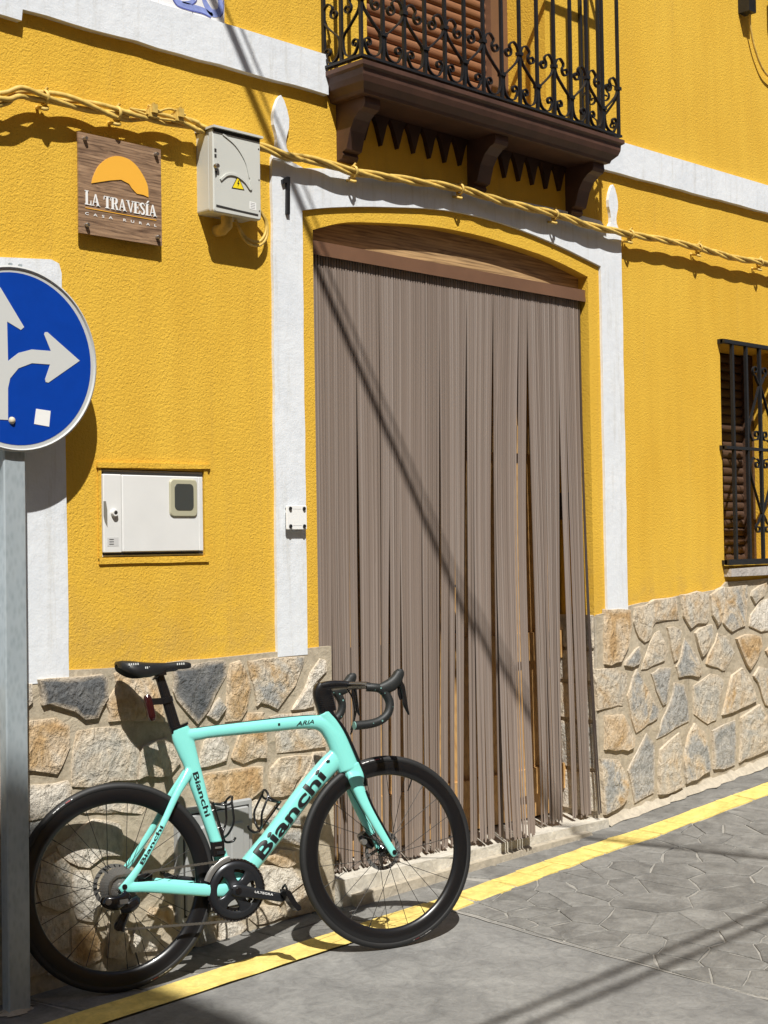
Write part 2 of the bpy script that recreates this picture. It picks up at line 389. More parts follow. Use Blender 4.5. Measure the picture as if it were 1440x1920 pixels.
def reveal(loop, depth, m, closed=True, name='reveal'):
    n = len(loop); v = [(a, .0, b) for a, b in loop]+[(a, depth, b) for a, b in loop]
    f = [(i, (i+1) % n, (i+1) % n+n, i+n) for i in range(n if closed else n-1)]
    o = MB(); o.add(v, f); return o.build(name, m, house)
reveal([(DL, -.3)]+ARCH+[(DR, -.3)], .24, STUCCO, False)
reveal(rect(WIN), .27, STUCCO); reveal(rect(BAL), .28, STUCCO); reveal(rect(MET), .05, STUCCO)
MB().box(-4, 13, .02, 6.5, 6.6, 6.75).build('roof_slab', BROWN, house)
mb = MB(); mb.box(-4.0, -3.98, .01, 6.5, -.6, 6.6); mb.box(12.98, 13, .01, 6.5, -.6, 6.6); mb.box(-4, 13, 6.48, 6.5, -.6, 6.6); mb.build('outer_wall', STUCCO, house)

# white string course
def ragged(pts, j=.003, step=.09):
    out = []
    for i in range(len(pts)-1):
        a, b = pts[i], pts[i+1]; L = sqrt((a[0]-b[0])**2+(a[1]-b[1])**2); k = max(1, int(L/step))
        for t in range(k): out.append((a[0]+(b[0]-a[0])*t/k+(R.uniform(-j, j) if t else 0), a[1]+(b[1]-a[1])*t/k+(R.uniform(-j, j) if t else 0)))
    return out+[pts[-1]]
MB().prism(ragged([(-4, 3.172), (2.549, 3.172), (2.553, 3.21), (3.92, 3.212)])+[(3.92, 3.37), (-4, 3.37)], .01, -.028).build('white_band', WHITE, house)
MB().prism(ragged([(5.58, 3.225), (7.3, 3.246), (13, 3.30)])+[(13, 3.45), (7.29, 3.398), (5.58, 3.385)], .01, -.028).build('white_band', WHITE, house)
# white painted surround of the doorway with two spear finials
WI = crom([(3.784, 2.737), (3.891, 2.762), (4.036, 2.789), (4.248, 2.821), (4.603, 2.862), (4.953, 2.862), (5.329, 2.823), (5.703, 2.758)], 3)
so_ = ragged([(3.629, 1.02), (3.634, 2.92), (3.732, 2.917), (3.795, 2.903), (4.024, 2.938), (4.49, 2.968), (5.0, 2.974), (5.425, 2.984), (5.71, 2.978), (5.756, 2.942), (5.874, 2.937), (5.871, 1.10)], .0025, .12)
si_ = ragged([(5.704, 1.10)]+list(reversed(WI))+[(3.779, 1.02)], .002, .12)
sur = MB().prism(so_+si_, .01, -.014).build('door_surround', WHITE, house)
def spear(cx, z0, s):
    h = [(.0, 1.0), (.06, .93), (.115, .80), (.15, .66), (.145, .52), (.105, .40), (.085, .30), (.095, .2), (.15, .12), (.17, .0)]
    pr = [(cx+a*s, z0+b*s*.94) for a, b in h]+[(cx-a*s, z0+b*s*.94) for a, b in reversed(h[1:])]
    MB().prism(pr, .008, -.016).build('finial', WHITE, sur)
spear(3.682, 2.915, .265); spear(5.812, 2.935, .25)
# white surround of the neighbouring doorway at the left edge
MB().prism([(1.9, 1.0)]+ragged([(2.712, 1.0), (2.700, 2.36), (2.69, 2.392), (2.66, 2.402), (2.47, 2.385), (1.9, 2.36)], .003, .1)[:-1]+[(1.9, 2.36)], .01, -.014).build('door_surround', WHITE, house)

# stone plinth: mortar bed, then each stone
def plinth(poly, name='plinth'):
    return MB().prism(poly, .01, -.012).build(name, MORTAR, house)
pl_l = plinth([(-4, -.5), (3.905, -.5)]+ragged([(3.905, 1.045), (3.0, 1.03), (2.72, 1.035), (2.5, 1.01), (-4, 1.0)], .004, .1))
pl_r = plinth([(5.622, -.5), (13, -.5), (13, 1.6)]+ragged([(7.6, 1.235), (6.76, 1.215), (6.7, 1.18), (5.9, 1.125), (5.622, 1.09)], .004, .1))
STONES = [
('d',[(2.59,1.01),(2.7,1.01),(2.84,1.01),(2.86,0.99),(2.86,0.93),(2.82,0.87),(2.77,0.87),(2.73,0.9),(2.67,0.92),(2.63,0.93),(2.61,0.93)]),
('o',[(2.89,1.01),(2.94,1.02),(3.02,1.0),(3.08,0.94),(3.1,0.83),(2.98,0.84),(2.87,0.85),(2.87,0.88),(2.86,0.91),(2.9,0.97)]),
('o',[(2.5,0.89),(2.66,0.88),(2.71,0.85),(2.71,0.78),(2.68,0.72),(2.66,0.7),(2.62,0.71),(2.57,0.72),(2.49,0.73)]),
('m',[(2.74,0.83),(2.81,0.83),(2.92,0.82),(2.98,0.75),(2.99,0.72),(2.97,0.64),(2.88,0.65),(2.79,0.64),(2.72,0.65),(2.72,0.72)]),
('m',[(2.99,0.71),(3.0,0.75),(3.1,0.77),(3.15,0.72),(3.16,0.68),(3.11,0.64),(3.01,0.65),(2.98,0.64)]),
('w',[(2.49,0.67),(2.59,0.67),(2.7,0.67),(2.71,0.65),(2.71,0.61),(2.65,0.56),(2.53,0.56),(2.49,0.57)]),
('g',[(2.5,1.0),(2.57,1.0),(2.57,0.94),(2.54,0.92),(2.5,0.91)]),
('m',[(2.72,0.59),(2.84,0.59),(3.03,0.55),(3.0,0.52),(2.88,0.54),(2.81,0.55),(2.73,0.57)]),
('w',[(2.66,0.46),(2.71,0.48),(2.8,0.53),(2.9,0.5),(2.92,0.43),(2.91,0.39),(2.83,0.4),(2.78,0.37),(2.71,0.4),(2.67,0.43)]),
('m',[(2.6,0.42),(2.65,0.44),(2.7,0.39),(2.71,0.33),(2.7,0.25),(2.66,0.25),(2.6,0.28),(2.58,0.35)]),
('w',[(2.72,0.37),(2.78,0.36),(2.83,0.27),(2.8,0.19),(2.73,0.21),(2.71,0.27)]),
('m',[(2.6,0.24),(2.7,0.23),(2.7,0.12),(2.66,0.12),(2.59,0.18)]),
('o',[(2.71,0.19),(2.8,0.17),(2.84,0.1),(2.83,0.06),(2.76,0.05),(2.71,0.08)]),
('w',[(2.97,0.14),(3.07,0.09),(3.05,0.04),(2.95,0.05),(2.94,0.08)]),
('o',[(3.03,0.19),(3.12,0.18),(3.12,0.11),(3.02,0.17)]),
('m',[(2.85,0.17),(2.92,0.15),(2.93,0.08),(2.91,0.04),(2.85,0.06)]),
('g',[(2.49,0.58),(2.58,0.57),(2.65,0.55),(2.64,0.47),(2.59,0.44),(2.49,0.47)]),
('g',[(2.49,0.44),(2.57,0.43),(2.58,0.28),(2.49,0.29)]),
('m',[(2.49,0.27),(2.58,0.24),(2.59,0.18),(2.66,0.1),(2.6,0.06),(2.49,0.05)]),
('m',[(2.67,0.1),(2.7,0.1),(2.75,0.04),(2.69,0.04),(2.62,0.05)]),
('d',[(3.14,1.01),(3.26,1.02),(3.38,1.02),(3.38,0.97),(3.32,0.9),(3.29,0.85),(3.24,0.81),(3.2,0.85),(3.15,0.9),(3.14,0.93)]),
('g',[(3.34,0.89),(3.37,0.85),(3.33,0.81),(3.29,0.83)]),
('o',[(3.4,1.01),(3.44,1.02),(3.47,0.98),(3.49,0.92),(3.47,0.84),(3.44,0.8),(3.37,0.8),(3.38,0.89),(3.39,0.97)]),
('go',[(3.48,1.01),(3.56,1.02),(3.76,1.01),(3.75,0.98),(3.71,0.91),(3.62,0.83),(3.54,0.86),(3.52,0.85),(3.51,0.92)]),
('w',[(3.84,1.0),(3.87,0.99),(3.87,0.95),(3.82,0.92),(3.8,0.82),(3.69,0.82),(3.75,0.88),(3.79,0.95)]),
('o',[(3.4,0.67),(3.44,0.75),(3.48,0.82),(3.55,0.82),(3.56,0.74),(3.56,0.65),(3.48,0.65),(3.45,0.64),(3.4,0.66)]),
('m',[(3.61,0.76),(3.8,0.75),(3.86,0.69),(3.86,0.66),(3.81,0.66),(3.69,0.66),(3.62,0.66)]),
('w',[(3.27,0.74),(3.35,0.76),(3.38,0.71),(3.37,0.66),(3.29,0.65),(3.25,0.65),(3.26,0.7)]),
('o',[(3.26,0.62),(3.35,0.62),(3.54,0.62),(3.54,0.54),(3.48,0.51),(3.42,0.49),(3.34,0.49),(3.27,0.54)]),
('m',[(3.59,0.61),(3.63,0.64),(3.79,0.63),(3.77,0.58),(3.71,0.55),(3.68,0.5),(3.59,0.5),(3.58,0.58)]),
('m',[(3.8,0.64),(3.86,0.64),(3.86,0.5),(3.76,0.49),(3.72,0.52),(3.74,0.55)]),
('m',[(3.58,0.8),(3.68,0.8),(3.8,0.8),(3.84,0.77),(3.8,0.76),(3.61,0.77)]),
('w',[(3.41,0.48),(3.51,0.5),(3.6,0.46),(3.61,0.43),(3.51,0.43),(3.46,0.45),(3.42,0.47)]),
('g',[(3.62,0.46),(3.72,0.43),(3.74,0.37),(3.6,0.39),(3.54,0.41)]),
('m',[(3.45,0.42),(3.51,0.38),(3.47,0.33),(3.43,0.32)]),
('o',[(3.54,0.28),(3.62,0.3),(3.7,0.28),(3.71,0.24),(3.66,0.23),(3.59,0.25)]),
('w',[(3.52,0.25),(3.62,0.24),(3.68,0.22),(3.74,0.16),(3.66,0.13),(3.61,0.1),(3.54,0.13)]),
('g',[(3.59,0.38),(3.74,0.36),(3.75,0.29),(3.61,0.33)]),
('m',[(3.69,0.13),(3.75,0.15),(3.8,0.04),(3.74,0.04),(3.66,0.04),(3.64,0.1)]),
('m',[(3.5,0.11),(3.61,0.09),(3.64,0.05),(3.59,0.04),(3.51,0.04),(3.47,0.07)]),
('w',[(3.31,0.1),(3.41,0.08),(3.46,0.04),(3.4,0.01),(3.33,0.01)]),
('g',[(3.18,0.17),(3.29,0.11),(3.31,0.02),(3.23,0.02),(3.16,0.04)]),
('o',[(5.68,1.11),(5.79,1.11),(5.89,1.1),(5.89,1.02),(5.86,0.93),(5.81,0.88),(5.8,0.86),(5.71,0.85),(5.67,0.86),(5.67,0.99)]),
('m',[(5.92,1.11),(6.09,1.14),(6.28,1.15),(6.3,1.04),(6.09,1.03),(6.04,0.99),(6.04,0.95),(6.0,0.94),(5.95,0.97),(5.91,1.04)]),
('m',[(6.33,1.16),(6.48,1.17),(6.58,1.16),(6.57,1.03),(6.54,1.01),(6.46,1.01),(6.4,0.99),(6.34,1.05)]),
('m',[(6.59,1.15),(6.72,1.19),(6.72,1.12),(6.69,1.02),(6.65,0.99),(6.61,1.05)]),
('go',[(6.74,1.18),(6.95,1.19),(6.95,1.09),(6.92,0.98),(6.79,0.95),(6.71,1.0),(6.74,1.1)]),
('m',[(7.0,1.16),(7.15,1.2),(7.12,1.13),(7.03,1.09),(6.99,1.13)]),
('w',[(6.98,1.03),(7.09,1.1),(7.25,1.13),(7.3,0.95),(7.08,0.94),(6.97,0.97)]),
('g',[(5.84,0.86),(5.92,0.91),(5.95,0.92),(5.96,0.87),(5.94,0.84),(5.89,0.83),(5.83,0.84)]),
('m',[(6.05,0.94),(6.09,0.98),(6.13,0.99),(6.16,0.95),(6.19,0.89),(6.16,0.84),(6.06,0.82),(5.97,0.81),(5.98,0.84)]),
('m',[(6.19,1.0),(6.26,1.0),(6.32,0.98),(6.31,0.91),(6.28,0.84),(6.25,0.83),(6.23,0.89)]),
('go',[(6.35,0.94),(6.4,0.9),(6.46,0.83),(6.49,0.76),(6.46,0.74),(6.39,0.75),(6.29,0.75),(6.27,0.8),(6.32,0.86)]),
('m',[(6.44,0.96),(6.53,0.99),(6.6,1.0),(6.6,0.93),(6.54,0.86),(6.5,0.84),(6.47,0.89)]),
('m',[(6.66,0.95),(6.74,0.93),(6.82,0.84),(6.72,0.75),(6.65,0.77),(6.54,0.8),(6.6,0.87)]),
('o',[(6.83,0.91),(6.93,0.93),(7.07,0.91),(7.09,0.86),(7.04,0.8),(6.96,0.74),(6.9,0.81)]),
('m',[(5.6,0.83),(5.75,0.83),(5.85,0.8),(5.84,0.72),(5.81,0.65),(5.72,0.65),(5.61,0.64),(5.6,0.74)]),
('go',[(5.93,0.81),(6.01,0.71),(6.11,0.6),(6.09,0.56),(6.01,0.54),(5.91,0.51),(5.87,0.59),(5.85,0.69),(5.89,0.77)]),
('g',[(6.05,0.78),(6.12,0.8),(6.22,0.8),(6.2,0.73),(6.17,0.63),(6.14,0.62),(6.09,0.7)]),
('g',[(6.25,0.72),(6.33,0.71),(6.36,0.62),(6.37,0.52),(6.25,0.5),(6.09,0.46),(6.14,0.55),(6.21,0.63)]),
('m',[(6.42,0.69),(6.58,0.74),(6.65,0.73),(6.71,0.7),(6.66,0.59),(6.62,0.5),(6.54,0.49),(6.48,0.52),(6.42,0.55)]),
('m',[(6.78,0.72),(6.88,0.75),(6.96,0.68),(7.02,0.57),(6.85,0.54),(6.68,0.52),(6.73,0.61)]),
('m',[(7.0,0.7),(7.06,0.75),(7.23,0.71),(7.25,0.5),(7.11,0.54),(7.06,0.63)]),
('o',[(7.13,0.83),(7.29,0.9),(7.34,0.74),(7.21,0.73)]),
('o',[(5.66,0.61),(5.81,0.6),(5.84,0.55),(5.89,0.48),(5.88,0.44),(5.83,0.43),(5.74,0.44),(5.66,0.45)]),
('go',[(5.62,0.41),(5.76,0.39),(5.81,0.33),(5.84,0.26),(5.82,0.2),(5.75,0.17),(5.64,0.15),(5.63,0.29)]),
('g',[(6.0,0.49),(6.06,0.44),(6.06,0.32),(6.05,0.2),(5.89,0.17),(5.87,0.24),(5.84,0.33),(5.92,0.41)]),
('m',[(6.11,0.4),(6.28,0.47),(6.3,0.37),(6.28,0.28),(6.3,0.2),(6.16,0.18),(6.09,0.19),(6.1,0.32)]),
('go',[(6.36,0.44),(6.42,0.5),(6.5,0.45),(6.53,0.37),(6.55,0.25),(6.42,0.22),(6.33,0.21),(6.32,0.33)]),
('g',[(6.58,0.45),(6.81,0.48),(6.81,0.37),(6.79,0.25),(6.68,0.24),(6.59,0.25),(6.59,0.35)]),
('m',[(6.86,0.49),(7.05,0.54),(7.12,0.47),(7.16,0.36),(7.16,0.3),(6.93,0.27),(6.84,0.26),(6.86,0.4)]),
]
def make_stone(kind, poly, par, t=None, plane='y', off=0.0):
    q = []; poly = inset(poly, -.005)
    for i in range(len(poly)):
        a, b = poly[i], poly[(i+1) % len(poly)]; q.append((a[0]+R.uniform(-.003, .003), a[1]+R.uniform(-.003, .003)))
        if sqrt((a[0]-b[0])**2+(a[1]-b[1])**2) > .075: q.append(((a[0]+b[0])/2+R.uniform(-.006, .006), (a[1]+b[1])/2+R.uniform(-.006, .006)))
    n = len(q); t = t or R.uniform(.019, .028); q1 = inset(q, .0035); q2 = inset(q, R.uniform(.022, .034))
    cx = sum(p[0] for p in q)/n; cz = sum(p[1] for p in q)/n; gx, gz_ = R.uniform(-.03, .03), R.uniform(-.04, .01)
    d2 = [t+.0005+gx*(p[0]-cx)+gz_*(p[1]-cz)+R.uniform(-.0025, .0025) for p in q2]
    pts = [(p[0], -.004, p[1]) for p in q]+[(p[0], -(t-.0015+gx*(p[0]-cx)+gz_*(p[1]-cz)), p[1]) for p in q1]+[(p[0], -d, p[1]) for p, d in zip(q2, d2)]+[(cx, -(t+.0015), cz)]
    if plane == 'x': pts = [(off+y_, x_, z_) for x_, y_, z_ in pts]
    f = [(i, (i+1) % n, (i+1) % n+n, i+n) for i in range(n)]+[(i+n, (i+1) % n+n, (i+1) % n+2*n, i+2*n) for i in range(n)]+[(i+2*n, (i+1) % n+2*n, 3*n) for i in range(n)]
    e = [.9]*n+[.75]*n+[.0]*n+[.0]
    return MB().add(pts, f, e).build('stone', STONE[kind], par, smooth=28, attr=True)
for kind, poly in STONES:
    make_stone(kind, poly, pl_l if poly[0][0] < 4.5 else pl_r, R.uniform(.017, .022) if poly[0][0] < 2.75 and poly[0][1] < .7 else None)
# plinth beyond the frame: loosely coursed stones
def rough_course(x0, x1, zlo, zhi, par):
    z = zlo
    while z < zhi-.08:
        h = min(R.uniform(.17, .26), zhi-z); x = x0+R.uniform(-.05, .05)
        while x < x1-.1:
            wd = R.uniform(.18, .34)
            c = [(x+.02+R.uniform(0, .03), z+.015+R.uniform(0, .03)), (x+wd-.02-R.uniform(0, .03), z+.015+R.uniform(0, .03)), (x+wd-.02-R.uniform(0, .03), z+h-.01-R.uniform(0, .03)), (x+.02+R.uniform(0, .03), z+h-.01-R.uniform(0, .03))]
            make_stone(R.choice('ommwg'), c, par); x += wd
        z += h
rough_course(.2, 2.36, .0, 1.0, pl_l); rough_course(7.36, 9.2, .28, 1.22, pl_r); rough_course(9.2, 10.6, .40, 1.32, pl_r)
# returns of the plinth inside the doorway (right jamb shows)
MB().box(DR-.012, DR+.01, -.010, .22, -.3, 1.085).build('plinth_return', MORTARD, house)
zz = .16
for hh, k in ((.20, 'w'), (.23, 'g'), (.18, 'm'), (.16, 'w'), (.17, 'g')):
    make_stone(k, [(-.004, zz+.01), (.2, zz+.01), (.2, zz+hh-.012), (-.004, zz+hh-.015)], pl_r, .014, 'x', DR-.010); zz += hh
MB().box(3.88, 3.905, -.0115, .22, -.3, 1.03).build('plinth_return', MORTARD, house)
# mortar fillet at the foot of the wall
xs = [5.63+.045*k for k in range(62)]; v = []
for x_ in xs:
    da = R.uniform(.028, .05); g_ = gz(x_, 0); v += [(x_, -.008, g_+R.uniform(.03, .05)), (x_, -da*.7, g_+R.uniform(.012, .022)), (x_+R.uniform(-.01, .01), -da-R.uniform(.004, .022), g_+.001)]
MB().add(v, [(3*i+k, 3*i+k+1, 3*i+k+4, 3*i+k+3) for i in range(len(xs)-1) for k in (0, 1)]).build('mortar_fillet', MORTARD, house, smooth=60)
# threshold slab
mb = MB(); mb.prism([(3.906, -.1), (5.64, -.1), (5.625, .135), (3.906, .142)], .3, -.055); mb.build('threshold', concrete('threshold_stone', (.52, .48, .40), (.62, .58, .50), 5), house)
mb = MB(); mb.prism([(3.95, -.1), (5.55, -.1), (5.45, gz(5.45, 0)+.012), (4.6, gz(4.6, 0)+.03), (3.95, gz(3.95, 0)+.04)], .0, -.088); mb.build('threshold_footing', MORTARD, house)

# lintel, door leaves
lint = MB().prism([(DL-.02, 2.55), (DR+.02, 2.55), (DR+.02, 2.9), (DL-.02, 2.9)], .24, .058).build('lintel', BEAM, house)
door = MB().box(DL-.02, DR+.02, .225, .245, -.1, 2.6).build('door', BROWND, house)
xs = [DL+.01+.146*k for k in range(13)]
for k in range(12):
    MB().box(xs[k]+.004, min(xs[k+1]-.004, DR-.005), .197+R.uniform(0, .004), .226, .15, 2.55).build('plank', DOORWOOD, door)
for zc, h in ((.32, .12), (.95, .13), (1.92, .13)):
    for a, b in ((DL+.02, 4.725), (4.74, DR-.01)): MB().box(a, b, .172, .1985, zc-h/2, zc+h/2).build('door_rail', DOORWOOD, door)
for a in (4.715, 4.74): MB().box(a-.012, a+.012, .165, .199, .15, 2.55).build('meeting_stile', DOORWOOD, door)
mb = MB(); mb.tube([(4.80, .17, 1.05), (4.80, .12, 1.05), (4.80, .12, 1.25), (4.80, .17, 1.25)], .01); mb.build('handle', IRON, door)

# ---------------- balcony
BL, BR, BP = 3.905, 5.60, .24
prof = [(0.0, 3.30), (BP, 3.30), (BP, 3.283), (BP-.012, 3.275), (BP-.014, 3.25), (BP-.022, 3.228), (BP-.045, 3.205), (BP-.05, 3.192), (BP-.062, 3.190), (0.0, 3.190)]
mb = MB(); ring = []
for p, z in prof:
    d = BP-p
    ring.append([(BL+d*.6 if p > .05 else BL+.05, -p, z), (BR-d*.6 if p > .05 else BR-.05, -p, z)])
# moulded slab: sweep the profile along left return, front, right return
path = []
def corner(d, z): return [(BL+d, .005, z), (BL+d, -(BP-d), z), (BR-d, -(BP-d), z), (BR-d, .005, z)]
rows = [corner(BP-p, z) for p, z in prof[1:-1]]
v = [q for r_ in rows for q in r_]; f = []
for i in range(len(rows)-1):
    for k in range(3): f.append((i*4+k, i*4+k+1, (i+1)*4+k+1, (i+1)*4+k))
f.append((0, 1, 2, 3)); b0 = (len(rows)-1)*4; f.append((b0, b0+1, b0+2, b0+3))
balc = MB().add(v, f).build('balcony', BROWN, house)
def corbel(u0, u1):
    pr = [(0, 3.191), (.165, 3.191), (.168, 3.165), (.160, 3.150), (.135, 3.140), (.105, 3.115), (.080, 3.075), (.066, 3.03), (.058, 3.005), (.034, 2.997), (.040, 2.985), (.032, 2.972), (0, 2.965)]
    n = len(pr); v = [(u0, -p+.002, z) for p, z in pr]+[(u1, -p+.002, z) for p, z in pr]
    MB().add(v, [tuple(range(n)), tuple(range(2*n-1, n-1, -1))]+[(i, (i+1) % n, (i+1) % n+n, i+n) for i in range(n)]).build('corbel', BROWN, balc)
for u in (3.985, 4.765, 5.455): corbel(u, u+.085)
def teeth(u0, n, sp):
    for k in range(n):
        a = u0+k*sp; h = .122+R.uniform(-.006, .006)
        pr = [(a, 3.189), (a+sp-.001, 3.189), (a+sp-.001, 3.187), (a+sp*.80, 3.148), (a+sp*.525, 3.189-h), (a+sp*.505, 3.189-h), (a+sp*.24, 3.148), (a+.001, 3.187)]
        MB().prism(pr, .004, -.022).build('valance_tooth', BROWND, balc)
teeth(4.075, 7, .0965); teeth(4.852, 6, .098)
ZR = 3.318
bars_u = [3.914+.1190*k for k in range(15)]
def add_bar(x, y): MB().box(x-.0065, x+.0065, y-.0065, y+.0065, 3.30 if False else ZR, 4.30).build('baluster', IRON, balc)
for u in bars_u: add_bar(u, -.222)
for y in (-.112, -.012): add_bar(bars_u[0], y); add_bar(bars_u[-1], y)
def rail(pts, h=.010, w_=.024):
    mb = MB()
    for (a, b) in zip(pts[:-1], pts[1:]):
        if abs(a[0]-b[0]) > abs(a[1]-b[1]): mb.box(min(a[0], b[0])-w_/2, max(a[0], b[0])+w_/2, a[1]-w_/2, a[1]+w_/2, a[2]-h/2, a[2]+h/2)
        else: mb.box(a[0]-w_/2, a[0]+w_/2, min(a[1], b[1])+w_/2, max(a[1], b[1])-w_/2, a[2]-h/2, a[2]+h/2)
    mb.build('rail', IRON, balc)
for z in (ZR, 4.30):
    rail([(bars_u[0], .0, z), (bars_u[0], -.222, z)]); rail([(bars_u[0], -.222, z), (bars_u[-1], -.222, z)]); rail([(bars_u[-1], -.222, z), (bars_u[-1], .0, z)])
def spiral(cx, cz, r0, turns, a0, dirn, n=14):
    return [(cx+r0*(1-.72*k/n)*cos(a0+dirn*2*pi*turns*k/n), cz+r0*(1-.72*k/n)*sin(a0+dirn*2*pi*turns*k/n)) for k in range(n+1)]
up_sp = list(reversed(spiral(.040, .212, .026, 1.15, radians(60), -1)))
lo_sp = spiral(.082, .056, .022, 1.15, radians(-40), 1)
SC = up_sp+crom([(.053, .245), (.075, .262), (.100, .250), (.112, .215), (.098, .180), (.050, .135), (.016, .105), (.011, .07), (.020, .030), (.045, .010), (.078, .012), (.098, .040)], 4)+lo_sp
def flat_bar(path2, wid=.014, th=.005):
    """scroll made of a flat bar: path in (s,z), width across the railing"""
    n = len(path2); v = []; f = []
    for i, (s, z) in enumerate(path2):
        a, b = path2[max(i-1, 0)], path2[min(i+1, n-1)]; tx, tz = b[0]-a[0], b[1]-a[1]; L = max(1e-6, sqrt(tx*tx+tz*tz)); nx, nz = -tz/L*th/2, tx/L*th/2
        v += [(s+nx, -wid/2, z+nz), (s-nx, -wid/2, z-nz), (s-nx, wid/2, z-nz), (s+nx, wid/2, z+nz)]
        if i: f += [((i-1)*4+k, (i-1)*4+(k+1) % 4, i*4+(k+1) % 4, i*4+k) for k in range(4)]
    return v, f+[(0, 1, 2, 3), (n*4-4, n*4-3, n*4-2, n*4-1)]
sv, sf = flat_bar(SC)
sm = MB().add(sv, sf).build('scroll', IRON, balc, smooth=50).data
bpy.data.objects.remove(bpy.data.objects['scroll'])
def scroll(mesh, x, y, z, mirror=False, rot=0.0, par=None, sc=1.0):
    o = bpy.data.objects.new('scroll', mesh); col.objects.link(o); o.parent = par or balc
    o.location = (x, y, z); o.rotation_euler = (0, 0, rot); o.scale = (-sc if mirror else sc, sc, sc); return o
for k in range(1, 15, 2):
    scroll(sm, bars_u[k], -.222, ZR+.004); scroll(sm, bars_u[k], -.222, ZR+.004, True)
    cb = MB(); cb.box(bars_u[k]-.014, bars_u[k]+.014, -.235, -.209, ZR+.100, ZR+.116); cb.build('collar', IRON, balc)
for k in range(0, 15, 2): MB().box(bars_u[k]-.013, bars_u[k]+.013, -.234, -.210, ZR+.215, ZR+.230).build('collar', IRON, balc)
for x in (bars_u[0], bars_u[-1]):
    scroll(sm, x, -.112, ZR+.004, False, pi/2, sc=.93); scroll(sm, x, -.112, ZR+.004, True, pi/2, sc=.93)
# balcony door: brown roller shutter in a deep reveal
bd = MB().box(4.165, 5.325, .272, .30, 3.28, 5.4).build('balcony_door', BROWND, house)
MB().box(5.205, 5.325, .225, .271, 3.28, 5.4).build('frame', RAILM, bd); MB().box(4.166, 4.23, .225, .271, 3.28, 5.4).build('frame', RAILM, bd)
z = 3.30
sp = [(0, 0), (.010, .004), (.015, .018), (.015, .030), (.010, .042), (0, .047)]
n = len(sp); v = [(4.231, .271-p, q) for p, q in sp]+[(5.204, .271-p, q) for p, q in sp]
slat = MB().add(v, [tuple(range(n)), tuple(range(2*n-1, n-1, -1))]+[(i, (i+1) % n, (i+1) % n+n, i+n) for i in range(n)]).build('slat', SHUTTER, bd, smooth=50)
slat.location.z = z
while z < 5.3:
    z += .049; o = slat.copy(); col.objects.link(o); o.location.z = z
MB().box(4.166, 5.324, -.02, .27, 3.262, 3.2805).build('balcony_floor', TERRA, bd)

# ---------------- barred window at the right
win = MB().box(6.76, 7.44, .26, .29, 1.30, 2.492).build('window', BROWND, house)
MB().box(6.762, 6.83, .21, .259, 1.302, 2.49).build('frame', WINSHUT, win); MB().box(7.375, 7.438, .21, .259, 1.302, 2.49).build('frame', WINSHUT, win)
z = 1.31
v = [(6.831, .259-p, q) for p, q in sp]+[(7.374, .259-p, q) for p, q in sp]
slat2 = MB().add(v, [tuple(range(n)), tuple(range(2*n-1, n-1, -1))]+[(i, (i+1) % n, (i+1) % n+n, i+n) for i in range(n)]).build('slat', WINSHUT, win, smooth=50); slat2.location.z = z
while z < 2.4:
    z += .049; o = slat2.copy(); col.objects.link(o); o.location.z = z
MB().prism([(6.755, 1.243), (7.45, 1.243), (7.45, 1.296), (6.755, 1.283)], .25, -.045).build('sill', concrete('sill_stone', (.42, .39, .36), (.52, .48, .44), 7), win)
gy = -.032
for x in (6.825, 6.963, 7.10, 7.238, 7.375): MB().box(x-.0085, x+.0085, gy-.0085, gy+.0085, 1.315, 2.492).build('bar', IRON, win)
for z, h in ((1.318, .030), (1.925, .016), (2.488, .020)): MB().box(6.735, 7.465, gy-.013, gy+.013, z-h/2, z+h/2).build('bar', IRON, win)
for z in (1.318, 1.925, 2.488): MB().box(6.735, 6.755, gy, .002, z-.012, z+.012).build('fixing', IRON, win)
WS = list(reversed(spiral(.045, .075, .030, 1.2, radians(-60), -1)))+crom([(.085, .040), (.118, .095), (.100, .16), (.055, .25), (.008, .345)], 5)
WS2 = crom([(.006, .345), (.03, .37), (.045, .395)], 4)+spiral(.045, .425, .03, 1.1, radians(-90), 1)
for pth in (WS, WS2):
    a_, b_ = flat_bar(pth); mw = MB().add(a_, b_).build('scroll', IRON, win, smooth=50); msh = mw.data; bpy.data.objects.remove(mw)
    for mir in (False, True):
        scroll(msh, 7.10, gy, 1.93, mir, 0, win)
        o = scroll(msh, 7.10, gy, 1.92, mir, 0, win); o.scale.z = -1

# ================================================================ strip curtain
cur = root('strip_curtain', (4.73, .05, 2.6), 'brown plastic strip curtain hanging in the arched doorway', 'curtain')
mb = MB(); mb.box(DL+.004, DR-.004, .014, .054, 2.592, 2.636); mb.box(DL+.004, DR-.004, .012, .0135, 2.58, 2.6); mb.build('rail', RAILM, cur)
GRP = [(3.868, 3.940, .03, 31), (3.955, 4.085, .03, 45), (4.10, 4.166, .03, 27), (4.172, 4.196, .02, 13), (4.211, 4.232, .02, 18), (4.246, 4.286, 0, 20), (4.308, 4.409, 0, 39), (4.452, 4.544, .02, 33), (4.56, 4.583, .02, 17), (4.628, 4.644, .03, 13), (4.672, 4.685, .03, 24), (4.715, 4.748, 0, 18), (4.726, 4.819, -.05, 34), (4.832, 4.864, -.06, 12), (4.804, 4.947, -.12, 43), (4.945, 4.989, -.13, 17), (5.228, 5.251, .03, 10), (5.266, 5.281, .03, 9), (5.301, 5.316, .03, 10), (5.29, 5.364, .01, 40), (5.46, 5.472, .02, 14), (5.504, 5.573, .01, 33), (5.56, 5.58, -.05, 4)]
NS = 236; tot = sum(g_[3] for g_ in GRP); idx = 0; acc = 0.0
WT, TH = .0086, .0034
